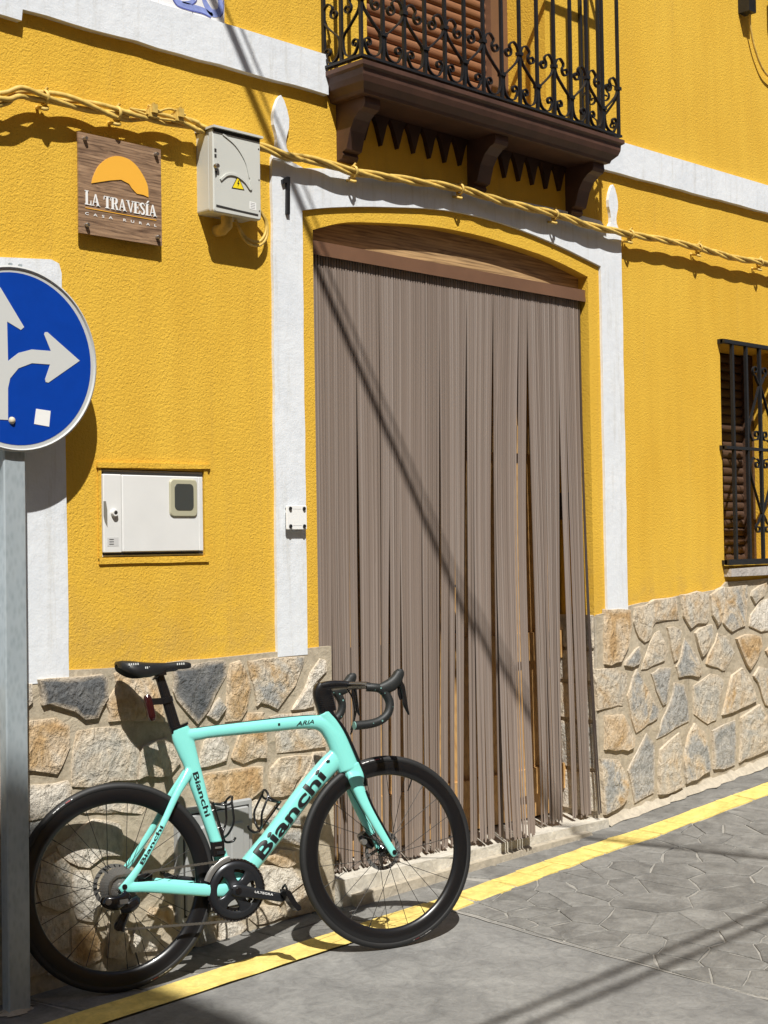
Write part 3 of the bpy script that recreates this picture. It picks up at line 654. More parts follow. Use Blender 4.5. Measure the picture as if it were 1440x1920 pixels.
for gi, (a, b, yb, wt) in enumerate(GRP):
    acc += wt/tot; last = int(round(acc*NS)); cnt = max(1, last-idx)
    gw, gf, gp, gpw = R.uniform(.0, .012), R.uniform(.5, 1.1), R.uniform(0, 6.28), R.uniform(1.0, 1.45)
    for k in range(cnt):
        i = idx+k
        if i >= NS: break
        ut = DL+.012+(DR-DL-.03)*(i+.5)/NS; ub = a+(b-a)*((k+.5)/cnt)+R.uniform(-.0015, .0015); y_b = yb+R.uniform(-.008, .008)
        zb = .155+R.uniform(-.008, .012)+(.01 if yb < -.03 else 0); pw = gpw+R.uniform(-.04, .04); yt = .036+(.0018 if i % 2 else -.0018)+R.uniform(-.001, .001)
        seg = 12; v = []; f = []; tw = R.uniform(-.22, .22); wa, wf, wp_ = gw+R.uniform(-.001, .001), gf, gp+R.uniform(-.1, .1)
        for s in range(seg+1):
            t = s/seg; x = ut+(ub-ut)*t**pw+wa*sin(wf*t*2*pi+wp_)*t*(1-t)*2; y = yt+(y_b-yt)*t**2; z = 2.588+(zb-2.588)*t; an = tw*t**2+.03*sin(i*1.7)
            WT = .0088-.0018*t; dx, dy = WT/2*cos(an), WT/2*sin(an); ex, ey = -TH/2*sin(an), TH/2*cos(an)
            v += [(x-dx-ex, y-dy-ey, z), (x+dx-ex, y+dy-ey, z), (x+dx+ex, y+dy+ey, z), (x-dx+ex, y-dy+ey, z)]
            if s: f += [((s-1)*4+q, (s-1)*4+(q+1) % 4, s*4+(q+1) % 4, s*4+q) for q in range(4)]
        f += [(0, 1, 2, 3), (seg*4, seg*4+1, seg*4+2, seg*4+3)]
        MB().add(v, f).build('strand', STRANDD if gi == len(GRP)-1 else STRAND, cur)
    idx = last

# ================================================================ things on the wall
def facade_prism(poly, p0, p1): return MB().prism(poly, -p0, -p1)
def disc_poly(cx, cz, r, n=20, a0=0, a1=2*pi): return [(cx+r*cos(a0+(a1-a0)*k/n), cz+r*sin(a0+(a1-a0)*k/n)) for k in range(n)]
def stroke(pts, wds):
    """thick polyline in (x,z) with a width for each point"""
    L, Rr = [], []
    for i, p in enumerate(pts):
        a, b = pts[max(i-1, 0)], pts[min(i+1, len(pts)-1)]; tx, tz = b[0]-a[0], b[1]-a[1]; l = max(1e-6, sqrt(tx*tx+tz*tz)); w_ = wds[i] if isinstance(wds, (list, tuple)) else wds
        L.append((p[0]-tz/l*w_/2, p[1]+tx/l*w_/2)); Rr.append((p[0]+tz/l*w_/2, p[1]-tx/l*w_/2))
    return L, Rr
def stroke_mesh(mb, pts, wds, y0, y1):
    L, Rr = stroke(pts, wds); n = len(pts); v = []
    for (a, b), (c, d) in zip(L, Rr): v += [(a, y1, b), (c, y1, d), (c, y0, d), (a, y0, b)]
    f = [(0, 1, 2, 3), (4*n-4, 4*n-3, 4*n-2, 4*n-1)]
    for i in range(1, n): f += [((i-1)*4+k, (i-1)*4+(k+1) % 4, i*4+(k+1) % 4, i*4+k) for k in range(4)]
    return mb.add(v, f)
# serif capitals: (polygons, strokes, advance), unit height
def bar(x0, z0, x1, z1): return [(x0, z0), (x1, z0), (x1, z1), (x0, z1)]
T_, K_ = .055, .20
GL = {
 'L': ([bar(.08, 0, .08+K_, 1), bar(0, 0, .62, T_), bar(0, 1-T_, .36, 1), [(.54, T_), (.62, T_), (.62, .34), (.59, .34)]], .66),
 'A': ([[(.10, 0), (.15, 0), (.42, 1), (.36, 1)], [(.34, 1), (.45, 1), (.76, 0), (.54, 0)], bar(.2, .30, .58, .30+T_), bar(0, 0, .27, T_), bar(.46, 0, .84, T_)], .80),
 'T': ([bar(.25, 0, .25+K_, 1), bar(.0, 1-T_, .70, 1), bar(.14, 0, .56, T_), [(0, .68), (.03, .68), (.09, 1), (0, 1)], [(.61, 1), (.67, .68), (.70, .68), (.70, 1)]], .72),
 'R': ([bar(.08, 0, .08+K_, 1), bar(0, 0, .36, T_), bar(0, 1-T_, .4, 1), bar(.28, .46, .42, .46+T_), [(.36, .48), (.52, .48), (.74, 0), (.54, 0)], [(.4, 1), (.56, .98), (.66, .88), (.67, .74), (.64, .58), (.52, .48), (.4, .46), (.40, .52), (.46, .58), (.48, .72), (.46, .90), (.40, .95)], bar(.52, 0, .8, T_)], .76),
 'V': ([[(.06, 1), (.26, 1), (.50, 0), (.42, 0)], [(.44, 0), (.50, 0), (.74, 1), (.68, 1)], bar(0, 1-T_, .34, 1), bar(.56, 1-T_, .82, 1)], .78),
 'E': ([bar(.08, 0, .08+K_, 1), bar(0, 0, .60, T_), bar(0, 1-T_, .58, 1), bar(.28, .48, .46, .48+T_), bar(.42, .38, .46, .64), [(.53, T_), (.60, T_), (.60, .30), (.575, .30)], [(.51, 1-T_), (.555, .72), (.58, .72), (.58, 1)]], .64),
 'I': ([bar(.08, 0, .08+K_, 1), bar(0, 0, .36, T_), bar(0, 1-T_, .36, 1)], .38),
 'S': ([], .58)}
S_PATH = crom([(.47, .76), (.42, .92), (.28, .97), (.13, .90), (.09, .74), (.18, .60), (.34, .46), (.44, .32), (.42, .13), (.27, .03), (.12, .08), (.05, .26)], 3)
def serif(text, x, z, h, width, y0, y1, m, par):
    adv = sum(.42 if ch == ' ' else GL['I' if ch == 'Í' else ch][1]*(1.0) for ch in text); s = width/adv/h
    mb = MB(); cx = x
    for n_, ch in enumerate(text):
        if ch == ' ': cx += .42*h*s; continue
        g, a = GL['I' if ch == 'Í' else ch]; hh = h*(1.18 if n_ == 0 else 1.0)
        for p in g: mb.prism([(cx+q[0]*h*s, z+q[1]*hh) for q in p], y0, y1-.0001*(g.index(p) % 3))
        if ch == 'S': stroke_mesh(mb, [(cx+a_*h*s, z+b_*h) for a_, b_ in S_PATH], [h*(.05+.12*sin(pi*k/(len(S_PATH)-1))) for k in range(len(S_PATH))], y0, y1)
        if ch == 'Í': mb.prism([(cx+q[0]*h*s, z+q[1]*h) for q in ((.14, 1.06), (.22, 1.06), (.42, 1.26), (.28, 1.28))], y0, y1)
        cx += a*h*s
    return mb.build('lettering', m, par)
# guest-house plaque
pq = root('name_plaque', (2.93, -.02, 2.50), 'square wooden name plaque with orange half sun and white serif lettering', 'plaque')
bd_ = facade_prism([(2.760, 2.503), (3.102, 2.503), (3.102, 2.846), (2.760, 2.846)], .022, .030).build('board', PLAQUE, pq)
SUNP = [(2.81, 2.678), (2.818, 2.704), (2.839, 2.742), (2.874, 2.773), (2.913, 2.789), (2.958, 2.788), (2.994, 2.771), (3.024, 2.739), (3.042, 2.706), (3.045, 2.667), (3.023, 2.672), (2.996, 2.672), (2.975, 2.687), (2.963, 2.701), (2.93, 2.71), (2.885, 2.7)]
arcp = crom(SUNP[:10], 4); facade_prism(arcp+SUNP[10:], .0295, .0325).build('sun_emblem', ORANGE, pq)
serif('LA TRAVESÍA', 2.783, 2.602, .041, .296, -.0295, -.0325, SIGNWHITE, pq)
facade_prism([(2.785, 2.5895), (3.078, 2.5895), (3.078, 2.592), (2.785, 2.592)], .0295, .0315).build('rule', ORANGE, pq)
def text_mesh(body, size, offset=0.0, space=1.0, shear=0.0):
    c = bpy.data.curves.new('tmp', 'FONT'); c.body = body; c.size = size; c.offset = offset; c.space_character = space; c.shear = shear; c.resolution_u = 6; c.fill_mode = 'FRONT'
    o = bpy.data.objects.new('tmp', c); col.objects.link(o); dg = bpy.context.evaluated_depsgraph_get(); me = bpy.data.meshes.new_from_object(o.evaluated_get(dg))
    v = [(p.co.x, p.co.y) for p in me.vertices]; f = [tuple(p.vertices) for p in me.polygons]
    bpy.data.objects.remove(o); bpy.data.meshes.remove(me); return v, f
def wall_text(body, x, z, size, width, y, m, par, offset=0.0, space=1.0):
    v, f = text_mesh(body, size, offset, space); w0 = max(p[0] for p in v)-min(p[0] for p in v); x0 = min(p[0] for p in v); k = width/w0 if width else 1
    return MB().add([(x+(a-x0)*k, y, z+b) for a, b in v], f).build('lettering', m, par)
wall_text('CASA RURAL', 2.783, 2.5675, .0125, .296, -.0318, SIGNWHITE, pq, .0002, 2.6)
for x, z in ((2.784, 2.825), (3.078, 2.824), (2.788, 2.532), (3.081, 2.531)):
    MB().lathe([(.0001, .014), (.006, .014), (.0075, .010), (.0075, 0), (.006, -.022), (.0001, -.022)], (x, -.031, z), (0, -1, 0), 14).build('standoff_bolt', STEEL, pq, smooth=40)

# electric connection box
eb = root('electric_box', (3.39, 0, 2.64), 'light grey electric connection box with yellow warning triangle beside the plaque', 'electric box')
def rbox(x0, x1, z0, z1, p0, p1, r=.008, n=4):
    q = []
    for cx, cz, a in ((x1-r, z1-r, 0), (x0+r, z1-r, 90), (x0+r, z0+r, 180), (x1-r, z0+r, 270)):
        q += [(cx+r*cos(radians(a+90*k/n)), cz+r*sin(radians(a+90*k/n))) for k in range(n+1)]
    return q
def rounded(x0, x1, z0, z1, p0, p1, r=.008, bev=.004):
    q = rbox(x0, x1, z0, z1, p0, p1, r); n = len(q); q2 = rbox(x0+bev, x1-bev, z0+bev, z1-bev, p0, p1, max(.001, r-bev*.5))
    v = [(a, -p0, b) for a, b in q]+[(a, -(p1-bev), b) for a, b in q]+[(a, -p1, b) for a, b in q2]
    f = [(i, (i+1) % n, (i+1) % n+n, i+n) for i in range(n)]+[(i+n, (i+1) % n+n, (i+1) % n+2*n, i+2*n) for i in range(n)]+[tuple(range(2*n, 3*n)), tuple(range(n-1, -1, -1))]
    return MB().add(v, f)
rounded(3.284, 3.500, 2.646, 2.946, -.004, .072, .012).build('case', BOXGREY, eb)
MB().prism([(3.290, 2.655), (3.495, 2.655), (3.495, 2.94), (3.290, 2.94)], -.070, -.077).build('seal', GAP_AND_SHADE, eb)
rounded(3.281, 3.504, 2.641, 2.944, .076, .100, .01).build('lid', BOXGREY, eb)
facade_prism([(3.284, 2.931), (3.501, 2.931), (3.501, 2.9435), (3.284, 2.9435)], .0985, .1008).build('hood_shadow_strip', GAP_AND_SHADE, eb)  # dark strip painted on the lid as the rain hood's shadow
MB().prism([(3.276, 2.944), (3.508, 2.944), (3.508, 2.952), (3.276, 2.952)], .0, -.112).build('rain_hood', BOXGREY, eb)
mb = MB(); stroke_mesh(mb, crom([(3.325, 2.928), (3.385, 2.900), (3.43, 2.850), (3.447, 2.79)], 5), [.004+.006*sin(pi*k/15) for k in range(16)], -.0985, -.1035); mb.build('raised_rib', BOXGREY, eb)
mb = MB(); stroke_mesh(mb, crom([(3.312, 2.760), (3.345, 2.785), (3.385, 2.788), (3.425, 2.772), (3.452, 2.748), (3.453, 2.78)], 5), .008, -.0985, -.105); mb.build('raised_rib', BOXGREY, eb)
facade_prism([(3.292, 2.660), (3.488, 2.655), (3.488, 2.662), (3.39, 2.664), (3.292, 2.668)], .0985, .1012).build('drip_slot', GAP_AND_SHADE, eb)
tr = facade_prism([(3.364, 2.738), (3.424, 2.740), (3.394, 2.790)], .0985, .1008).build('warning_triangle', BLACK, eb)
facade_prism([(3.369, 2.7415), (3.419, 2.743), (3.394, 2.784)], .1, .1016).build('warning_field', plain('warning_yellow', (.86, .66, .02), .45), tr)
facade_prism([(3.397, 2.774), (3.389, 2.759), (3.394, 2.759), (3.391, 2.747), (3.400, 2.763), (3.395, 2.763), (3.400, 2.774)], .101, .1022).build('lightning_bolt', BLACK, tr)
mb = MB(); mb.lathe([(.0001, .016), (.007, .016), (.0095, .012), (.0095, 0)], (3.292, -.099, 2.806), (0, -1, 0), 18); mb.build('lock', STEEL, eb, smooth=40)
facade_prism([(3.287, 2.79), (3.298, 2.79), (3.296, 2.772), (3.290, 2.765)], .0985, .1014).build('key_slot', GAP_AND_SHADE, eb)
for z in (2.838, 2.858): facade_prism([(3.287, z), (3.296, z), (3.296, z+.012), (3.287, z+.012)], .0985, .1012).build('vent_slot', GAP_AND_SHADE, eb)
for z in (2.675, 2.79, 2.905): facade_prism(disc_poly(3.494, z, .003, 10), .0985, .1012).build('rivet', STEEL, eb)
facade_prism([(3.448, 2.676), (3.479, 2.674), (3.479, 2.702), (3.448, 2.704)], .0985, .1006).build('rating_label', SIGNWHITE, eb)
for k in range(4): facade_prism([(3.452, 2.680+k*.006), (3.474, 2.679+k*.006), (3.474, 2.6805+k*.006), (3.452, 2.6815+k*.006)], .1, .1010).build('label_line', plain('print_grey', (.25, .25, .25), .6), eb)
MB().tube([(3.38, -.05, 2.65), (3.38, -.05, 2.612), (3.375, -.03, 2.60), (3.37, .005, 2.60)], .022, 14).build('cable_gland', CABLEY, eb, smooth=60)
for off in (0, .014):
    MB().tube(crom([(3.505, -.05, 2.75-off), (3.545, -.04, 2.70), (3.580+off*.4, -.035, 2.655), (3.575+off*.4, -.035, 2.61-off), (3.535, -.04, 2.575-off), (3.47, -.045, 2.585-off), (3.42, -.05, 2.64)], 5), .0055, 8).build('lead_in_cable', CABLEY, eb, smooth=60)

# meter cabinet let into the wall
mc = root('meter_cabinet', (3.075, 0, 1.405), 'white recessed meter cabinet door with small dark inspection window', 'meter cabinet')
mb = MB(); mb.box(2.856, 3.294, .004, .045, 1.410, 1.709); mb.build('frame', CABWHITE, mc)
mb = MB(); mb.box(2.862, 3.288, -.0035, .0045, 1.415, 1.422); mb.box(2.862, 3.290, -.0035, .0045, 1.694, 1.702); mb.build('shadow_gap', GAP_AND_SHADE, mc)
rounded(2.858, 2.933, 1.423, 1.693, -.003, .010, .004, .003).build('hinge_panel', CABWHITE, mc)
rounded(2.9345, 3.265, 1.425, 1.692, -.003, .012, .004, .003).build('door', CABWHITE, mc)
rounded(3.267, 3.287, 1.425, 1.692, -.003, .008, .003, .002).build('side_strip', CABWHITE, mc)
wf = rounded(3.133, 3.256, 1.547, 1.682, .011, .018, .016, .004).build('window_frame', GASKET, mc)
rounded(3.153, 3.237, 1.570, 1.665, .017, .0195, .016, .001).build('window_pane', SMOKED, mc)
MB().lathe([(.0001, .010), (.006, .010), (.0065, .013), (.011, .013), (.013, .008), (.013, 0)], (2.899, -.010, 1.56), (0, -1, 0), 20).build('lock', CABWHITE, mc, smooth=40)
facade_prism(disc_poly(2.900, 1.561, .0065, 14), .0185, .0235).build('key_hole', GAP_AND_SHADE, mc)
facade_prism([(2.8585, 1.60), (2.868, 1.60), (2.873, 1.57), (2.873, 1.51), (2.862, 1.53), (2.8585, 1.55)], .0095, .0108).build('broken_edge', plain('exposed_fibre', (.19, .18, .15), .8), mc)
facade_prism([(2.872, 1.446), (2.918, 1.446), (2.918, 1.476), (2.872, 1.476)], .0095, .0106).build('type_label', plain('faded_label', (.55, .55, .54), .6), mc)
for k in range(3): facade_prism([(2.880, 1.452+k*.008), (2.898, 1.452+k*.008), (2.898, 1.454+k*.008), (2.880, 1.454+k*.008)], .010, .0112).build('label_line', BLACK, mc)
mb = MB()
for a, b, p in ((2.842, 2.854, 0), (3.296, 3.312, 0)): mb.prism(ragged([(a, 1.395), (b, 1.395), (b, 1.722), (a, 1.722)], .001, .08), .002, -.006)
mb.prism(ragged([(2.842, 1.385), (3.312, 1.385), (3.312, 1.405), (2.842, 1.405)], .001, .08), .002, -.007)
mb.prism(ragged([(2.836, 1.714), (3.316, 1.722), (3.322, 1.738), (2.836, 1.732)], .001, .08), .002, -.012); mb.build('stucco_rim', STUCCO, mc)

# small plate with blank printed field on the left pilaster
qp = root('info_plate', (3.715, -.014, 1.50), 'small white acrylic plate with four dark corner bolts on the left door pilaster', 'plate')
rounded(3.664, 3.766, 1.500, 1.592, .030, .036, .004, .0015).build('plate', SIGNWHITE, qp)
for x in (3.680, 3.750):
    for z in (1.513, 1.580): MB().lathe([(.0001, .007), (.0065, .006), (.0075, .002), (.0055, 0), (.0055, -.022), (.0001, -.022)], (x, -.036, z), (0, -1, 0), 12).build('bolt', GRAPH, qp, smooth=40)
for z in (1.515, 1.578): facade_prism([(3.694, z), (3.738, z), (3.738, z+.0012), (3.694, z+.0012)], .0355, .0365).build('printed_line', plain('print_light', (.5, .5, .5), .6), qp)
# house number
nm = facade_prism([(3.6955, 2.708), (3.711, 2.708), (3.714, 2.852), (3.701, 2.852), (3.676, 2.836), (3.678, 2.819), (3.699, 2.829)], .012, .026).build('house_number', BLACK)
at_base(nm, (3.70, -.012, 2.708)); tag(nm, 'black metal house number 1 on the left door pilaster', 'house number')
# intercom on the right jamb behind the curtain
ic = root('intercom', (DR, .12, 1.55), 'small dark intercom box on the right door jamb behind the curtain', 'intercom')
MB().box(DR-.05, DR-.001, .085, .165, 1.545, 1.675).build('case', plain('intercom_black', (.02, .022, .026), .3), ic)
MB().box(DR-.053, DR-.0495, .11, .14, 1.60, 1.65).build('grille', GRAPH, ic); MB().disc((DR-.052, .125, 1.57), (1, 0, 0), .009, .006, 14).build('button', STEEL, ic)
# painted ceramic tile panel resting on the string course, upper left
tp = root('tile_panel', (2.95, 0, 3.372), 'painted white ceramic tile panel with blue scroll ornament above the white band', 'tile panel')
for i in range(5):
    for j in range(4): rounded(2.668+.15*i, 2.816+.15*i, 3.374+.15*j, 3.522+.15*j, .0, .010, .002, .002).build('tile', GLAZE, tp)
mb = MB(); y0, y1 = -.0098, -.0112
stroke_mesh(mb, crom([(3.175, 3.455), (3.178, 3.425), (3.20, 3.402), (3.25, 3.398), (3.31, 3.400), (3.345, 3.394), (3.358, 3.40)], 6), [.008+.018*sin(pi*k/36)**.7 for k in range(37)], y0, y1)
stroke_mesh(mb, crom([(3.27, 3.455), (3.272, 3.432), (3.255, 3.415), (3.22, 3.408)], 6), [.004+.012*sin(pi*k/18) for k in range(19)], y0, y1)
stroke_mesh(mb, crom([(3.335, 3.50), (3.318, 3.45), (3.338, 3.415), (3.362, 3.402), (3.395, 3.42), (3.39, 3.47), (3.36, 3.52)], 6), [.008+.020*sin(pi*k/36) for k in range(37)], y0, y1)
mb.build('blue_scroll', COBALT, tp)
mb = MB()
stroke_mesh(mb, crom([(3.170, 3.455), (3.172, 3.42), (3.196, 3.390), (3.25, 3.386), (3.31, 3.389), (3.35, 3.383)], 6), .004, y0, y1-.0008)
stroke_mesh(mb, crom([(3.283, 3.458), (3.284, 3.43), (3.262, 3.408)], 6), .0035, y0, y1-.0008); stroke_mesh(mb, crom([(3.408, 3.47), (3.408, 3.42), (3.392, 3.395)], 6), .0035, y0, y1-.0008)
mb.build('outline', COBALTD, tp)
facade_prism([(2.70, 3.42), (2.95, 3.43), (3.10, 3.42), (3.15, 3.44), (3.12, 3.47), (2.9, 3.48), (2.7, 3.46)], .0098, .0110).build('yellow_field', YGLAZE, tp)
# gas service cabinet low on the plinth, behind the bicycle
gc = root('service_cabinet', (3.31, -.012, .13), 'low grey plastic service cabinet set in the stone plinth behind the bicycle', 'cabinet')
GP = plain('cabinet_grey', (.34, .345, .34), .5, 0, .06, 5)
rounded(3.135, 3.475, .115, .515, .005, .040, .012, .006).build('frame', GP, gc)
MB().prism([(3.155, .135), (3.455, .135), (3.455, .495), (3.155, .495)], -.0395, -.0408).build('gap', GAP_AND_SHADE, gc)
rounded(3.160, 3.450, .140, .490, .040, .050, .010, .004).build('door', GP, gc)
rounded(3.19, 3.30, .24, .45, .0495, .060, .05, .006).build('raised_panel', GP, gc); rounded(3.36, 3.42, .30, .44, .0495, .056, .01, .004).build('raised_panel', GP, gc)
MB().disc((3.432, -.052, .31), (0, 1, 0), .009, .006, 16).build('lock', STEEL, gc)

# ================================================================ twisted cable bundle along the facade
cb = root('cable_bundle', (4.8, -.05, 2.93), 'twisted yellow painted electric cables clipped along the facade above the door', 'cable')
CP = [(-3.9, -.05, 2.94), (-1.0, -.05, 2.93), (1.2, -.05, 2.93), (2.0, -.05, 2.93), (2.25, -.05, 2.90), (2.40, -.05, 2.885), (2.47, -.055, 2.895), (2.52, -.06, 2.922), (2.601, -.05, 2.928), (2.714, -.05, 2.934), (2.916, -.048, 2.932), (3.028, -.048, 2.945), (3.155, -.05, 2.955), (3.27, -.05, 2.948), (3.40, -.03, 2.942), (3.543, -.045, 2.935), (3.683, -.045, 2.924), (3.848, -.05, 2.930), (4.02, -.05, 2.921), (4.293, -.05, 2.936), (4.652, -.05, 2.956), (4.932, -.05, 2.944), (5.309, -.05, 2.943), (5.549, -.05, 2.928), (5.738, -.05, 2.930), (5.891, -.05, 2.932), (6.2, -.05, 2.944), (6.499, -.05, 2.946), (6.858, -.05, 2.938), (7.185, -.05, 2.950), (8.5, -.05, 2.95), (10.5, -.05, 2.96), (12.9, -.05, 2.95)]
cl = crom(CP, 14); s = 0.0; ang = [0.0]
for i in range(1, len(cl)): s += (Vector(cl[i])-Vector(cl[i-1])).length; ang.append(s*2*pi/.55)
for k in range(3):
    pts = []
    for i, p in enumerate(cl):
        rr = .0098+(.006 if 2.3 < p[0] < 3.25 else 0); a = ang[i]+k*2*pi/3; pts.append((p[0], p[1]+rr*cos(a), p[2]+rr*sin(a)))
    MB().tube(pts, .0088, 8).build('cable', CABLEY, cb, smooth=80)
MB().tube(crom([(2.2, -.05, 2.885), (2.40, -.055, 2.86), (2.47, -.06, 2.875), (2.51, -.06, 2.905), (2.60, -.055, 2.915), (2.75, -.05, 2.92), (2.95, -.05, 2.93)], 8), .0085, 8).build('cable', CABLEY, cb, smooth=80)
for a in (.0, .02): MB().tube(crom([(2.95, -.06, 2.955), (3.05, -.065, 2.962-a), (3.12, -.07, 2.985-a*2), (3.20, -.06, 2.966-a), (3.28, -.055, 2.945)], 6), .0045, 6).build('branch_wire', CABLEY, cb, smooth=80)
for x, z in ((2.62, 2.928), (2.905, 2.932), (4.03, 2.922), (4.66, 2.955), (5.31, 2.942), (5.90, 2.932), (6.50, 2.946), (7.10, 2.946)):
    mb = MB()
    mb.lathe([(.0215+.004*cos(t), .006*sin(t)) for t in [2*pi*k/8 for k in range(8)]], (x, -.05, z), (1, .0, .1), 16, True)
    mb.tube(crom([(x, -.03, z-.015), (x+.012, -.045, z-.032), (x-.004, -.058, z-.042), (x-.014, -.04, z-.035), (x-.004, -.012, z-.028), (x, .004, z-.02)], 4), .006, 8)
    mb.tube([(x, -.045, z+.02), (x+.008, -.055, z+.034)], .005, 6); mb.build('clip', CABLEY, cb, smooth=60)
for x, z in ((3.035, 2.958), (3.15, 2.966)):                       # connector clusters
    mb = MB(); mb.box(x-.016, x+.016, -.082, -.048, z-.020, z+.012); mb.box(x-.010, x+.012, -.090, -.058, z-.006, z+.024); mb.box(x-.022, x-.010, -.075, -.055, z-.012, z+.004)
    mb.tube([(x-.02, -.075, z+.018), (x+.024, -.082, z+.006)], .004, 6); mb.tube([(x, -.085, z+.03), (x, -.06, z-.028)], .005, 6); mb.build('connector', CABLEY, cb)

# ================================================================ traffic sign at the left edge
ts = root('traffic_sign', (2.455, -.09, gz(2.45, -.09)), 'round blue traffic sign with white straight and right arrows on a galvanised post', 'traffic sign')
mb = MB(); q = rbox(2.418, 2.488, -.0, 1, 0, 0, .001)
px = [(2.419, -.072), (2.419, -.107), (2.423, -.111), (2.493, -.111), (2.497, -.107), (2.497, -.072)]
n = len(px); zb, zt = gz(2.45, -.09)-.05, 2.30
MB().add([(a, b, zb) for a, b in px]+[(a, b, zt) for a, b in px], [tuple(range(n)), tuple(range(2*n-1, n-1, -1))]+[(i, (i+1) % n, (i+1) % n+n, i+n) for i in range(n)]).build('post', GALV, ts)
mb = MB()
for k in range(14):
    a = 2*pi*k/14; r0 = .075+R.uniform(-.012, .012); mb.add([(2.452, -.092, gz(2.45, -.09)+.02), (2.452+r0*cos(a), -.092+r0*.55*sin(a), gz(2.45, -.09)+.002), (2.452+r0*cos(a+.46), -.092+r0*.55*sin(a+.46), gz(2.45, -.09)+.002)], [(0, 1, 2)])
mb.build('mortar_collar', MORTARD, ts)
DC, DZ, DRr = 2.461, 2.043, .296
dk = MB().lathe([(.0001, .0), (DRr-.004, .0), (DRr, .004), (DRr, .014), (DRr-.006, .018), (DRr-.010, .012), (.0001, .012)], (DC, -.114, DZ), (0, -1, 0), 72).build('disc', SIGNRIM, ts, smooth=40)
facade_prism(disc_poly(DC, DZ, DRr-.022, 72), .125, .1268).build('blue_field', BLUE, ts)
ax = 2.402                                            # shaft axis of the straight arrow
AR = [(2.427, 2.033), (2.465, 2.062), (2.513, 2.077), (2.583, 2.078), (2.559, 2.129), (2.562, 2.137), (2.571, 2.138), (2.692, 2.055), (2.573, 1.975), (2.563, 1.976), (2.561, 1.985), (2.58, 2.034), (2.513, 2.033), (2.464, 2.013), (2.434, 1.979), (2.426, 1.947), (2.425, 1.847)]
facade_prism(AR+[(2.379, 1.847), (2.379, 2.15), (2.331, 2.136), (2.318, 2.146), (ax, 2.264), (2.486, 2.146), (2.474, 2.136), (2.425, 2.158)], .1262, .1282).build('arrow', SIGNGREY, ts)
facade_prism([(2.527, 1.888), (2.58, 1.884), (2.574, 1.833), (2.519, 1.839)], .1262, .1278).build('sticker', SIGNWHITE, ts)
MB().lathe([(.0001, .010), (.006, .009), (.011, .004), (.012, 0)], (2.439, -.127, 1.846), (0, -1, 0), 12).build('bolt', plain('stained_bolt', (.62, .55, .40), .6, 0, .3, 90), ts, smooth=40)
MB().box(2.405, 2.499, -.1145, -.075, 1.86, 1.90).build('bracket', GALV, ts); MB().box(2.405, 2.499, -.1145, -.075, 2.18, 2.22).build('bracket', GALV, ts)
for x in (2.44, 2.475): MB().box(x, x+.01, -.122, -.112, DZ+DRr, DZ+DRr+.008).build('clip', GALV, ts)

# ================================================================ overhead: lamp bracket, service drops, added unseen houses across the street
lb = root('junction_box', (7.06, 0, 4.30), 'small dark junction box with drooping cable at the upper right corner', 'junction box')
MB().box(7.015, 7.085, -.07, .003, 4.31, 4.46).build('case', IRON, lb); MB().tube(crom([(7.07, -.04, 4.31), (7.09, -.03, 4.24), (7.15, -.025, 4.12), (7.26, -.025, 4.02), (7.5, -.025, 4.0)], 6), .006, 8).build('cable', CABLEY, lb, smooth=60)
MB().lathe([(.0001, .30), (.05, .30), (.07, .27), (.15, .16), (.15, .03), (.12, .0), (.0001, .0)], (7.36, -.20, 4.42), (0, 0, 1), 8).build('lamp_housing', IRON, lb); MB().tube([(7.36, .002, 4.62), (7.36, -.08, 4.70), (7.36, -.20, 4.70)], .012, 8).build('bracket', IRON, lb, smooth=60)
def drop(p, q, r, label, sag=0.0):
    p, q = Vector(p), Vector(q); pts = [p.lerp(q, k/24)-Vector((0, 0, sag*4*(k/24)*(1-k/24))) for k in range(25)]
    o = MB().tube(pts, r, 8).build('overhead_cable', IRON); at_base(o, p); return tag(o, label, 'cable', 'service cables over the street')
# plane through the sun and the shadow line that runs down the facade and across the kerb
wp = Vector((3.42, 0, 3.369)); wd_ = Vector((1, 0, -1.66)).normalized(); far = Vector((5.395+.30*.8, -.80, .065))
A = wp-wd_*2.35; B = far-sd*6.6; Dn = (B-A).normalized()
drop(A, A+Dn*9.0, .019, 'black service cable crossing from the facade over the street, nearest the door')
drop(A+Vector((.045, 0, .03)), A+Vector((.04, 0, .03))+Dn*9.0, .007, 'thin black wire beside the service cable over the street')
for k, (g0, g1, r_) in enumerate((((3.376, -1.228, -.03), (5.026, -1.243, .029), .015), ((3.472, -1.326, -.03), (4.875, -1.331, .019), .015))):
    p, q = Vector(g0), Vector(g1); dr = (q-p).normalized(); c = p-sd*5.6
    drop(c-dr*9, c+dr*12, r_, ('thick power cable high over the street, house side', 'thick power cable high over the street, outer side')[k])
oh = root('unseen_opposite_house', (-4.5, -6.5, 0), 'unseen tall pale house added across the street, gable shaped to cast shade at lower left', 'house')  # unseen house added here; gable outline fitted to throw the lower left shade
MB().prism([(-11, -.8), (-1.1, -.8), (-1.06, 9.5), (-1.17, 10.05), (-1.72, 11.22), (-2.5, 11.6), (-9.4, 11.6), (-11, 9.9)], -12.5, -6.44).build('wall', CREAMWALL, oh)
for i in range(3):
    for j in range(3):
        x, z = -9.6+2.9*i, 1.2+3.1*j
        wn = MB().box(x, x+1.1, -6.438, -6.40, z, z+1.5).build('window', SHUTTER, oh); MB().box(x-.08, x+1.18, -6.439, -6.34, z-.1, z).build('sill', WHITE, wn)
MB().box(-11.1, -8.9, -12.6, -6.3, 11.5, 11.62).build('parapet_cap', TERRA, oh)

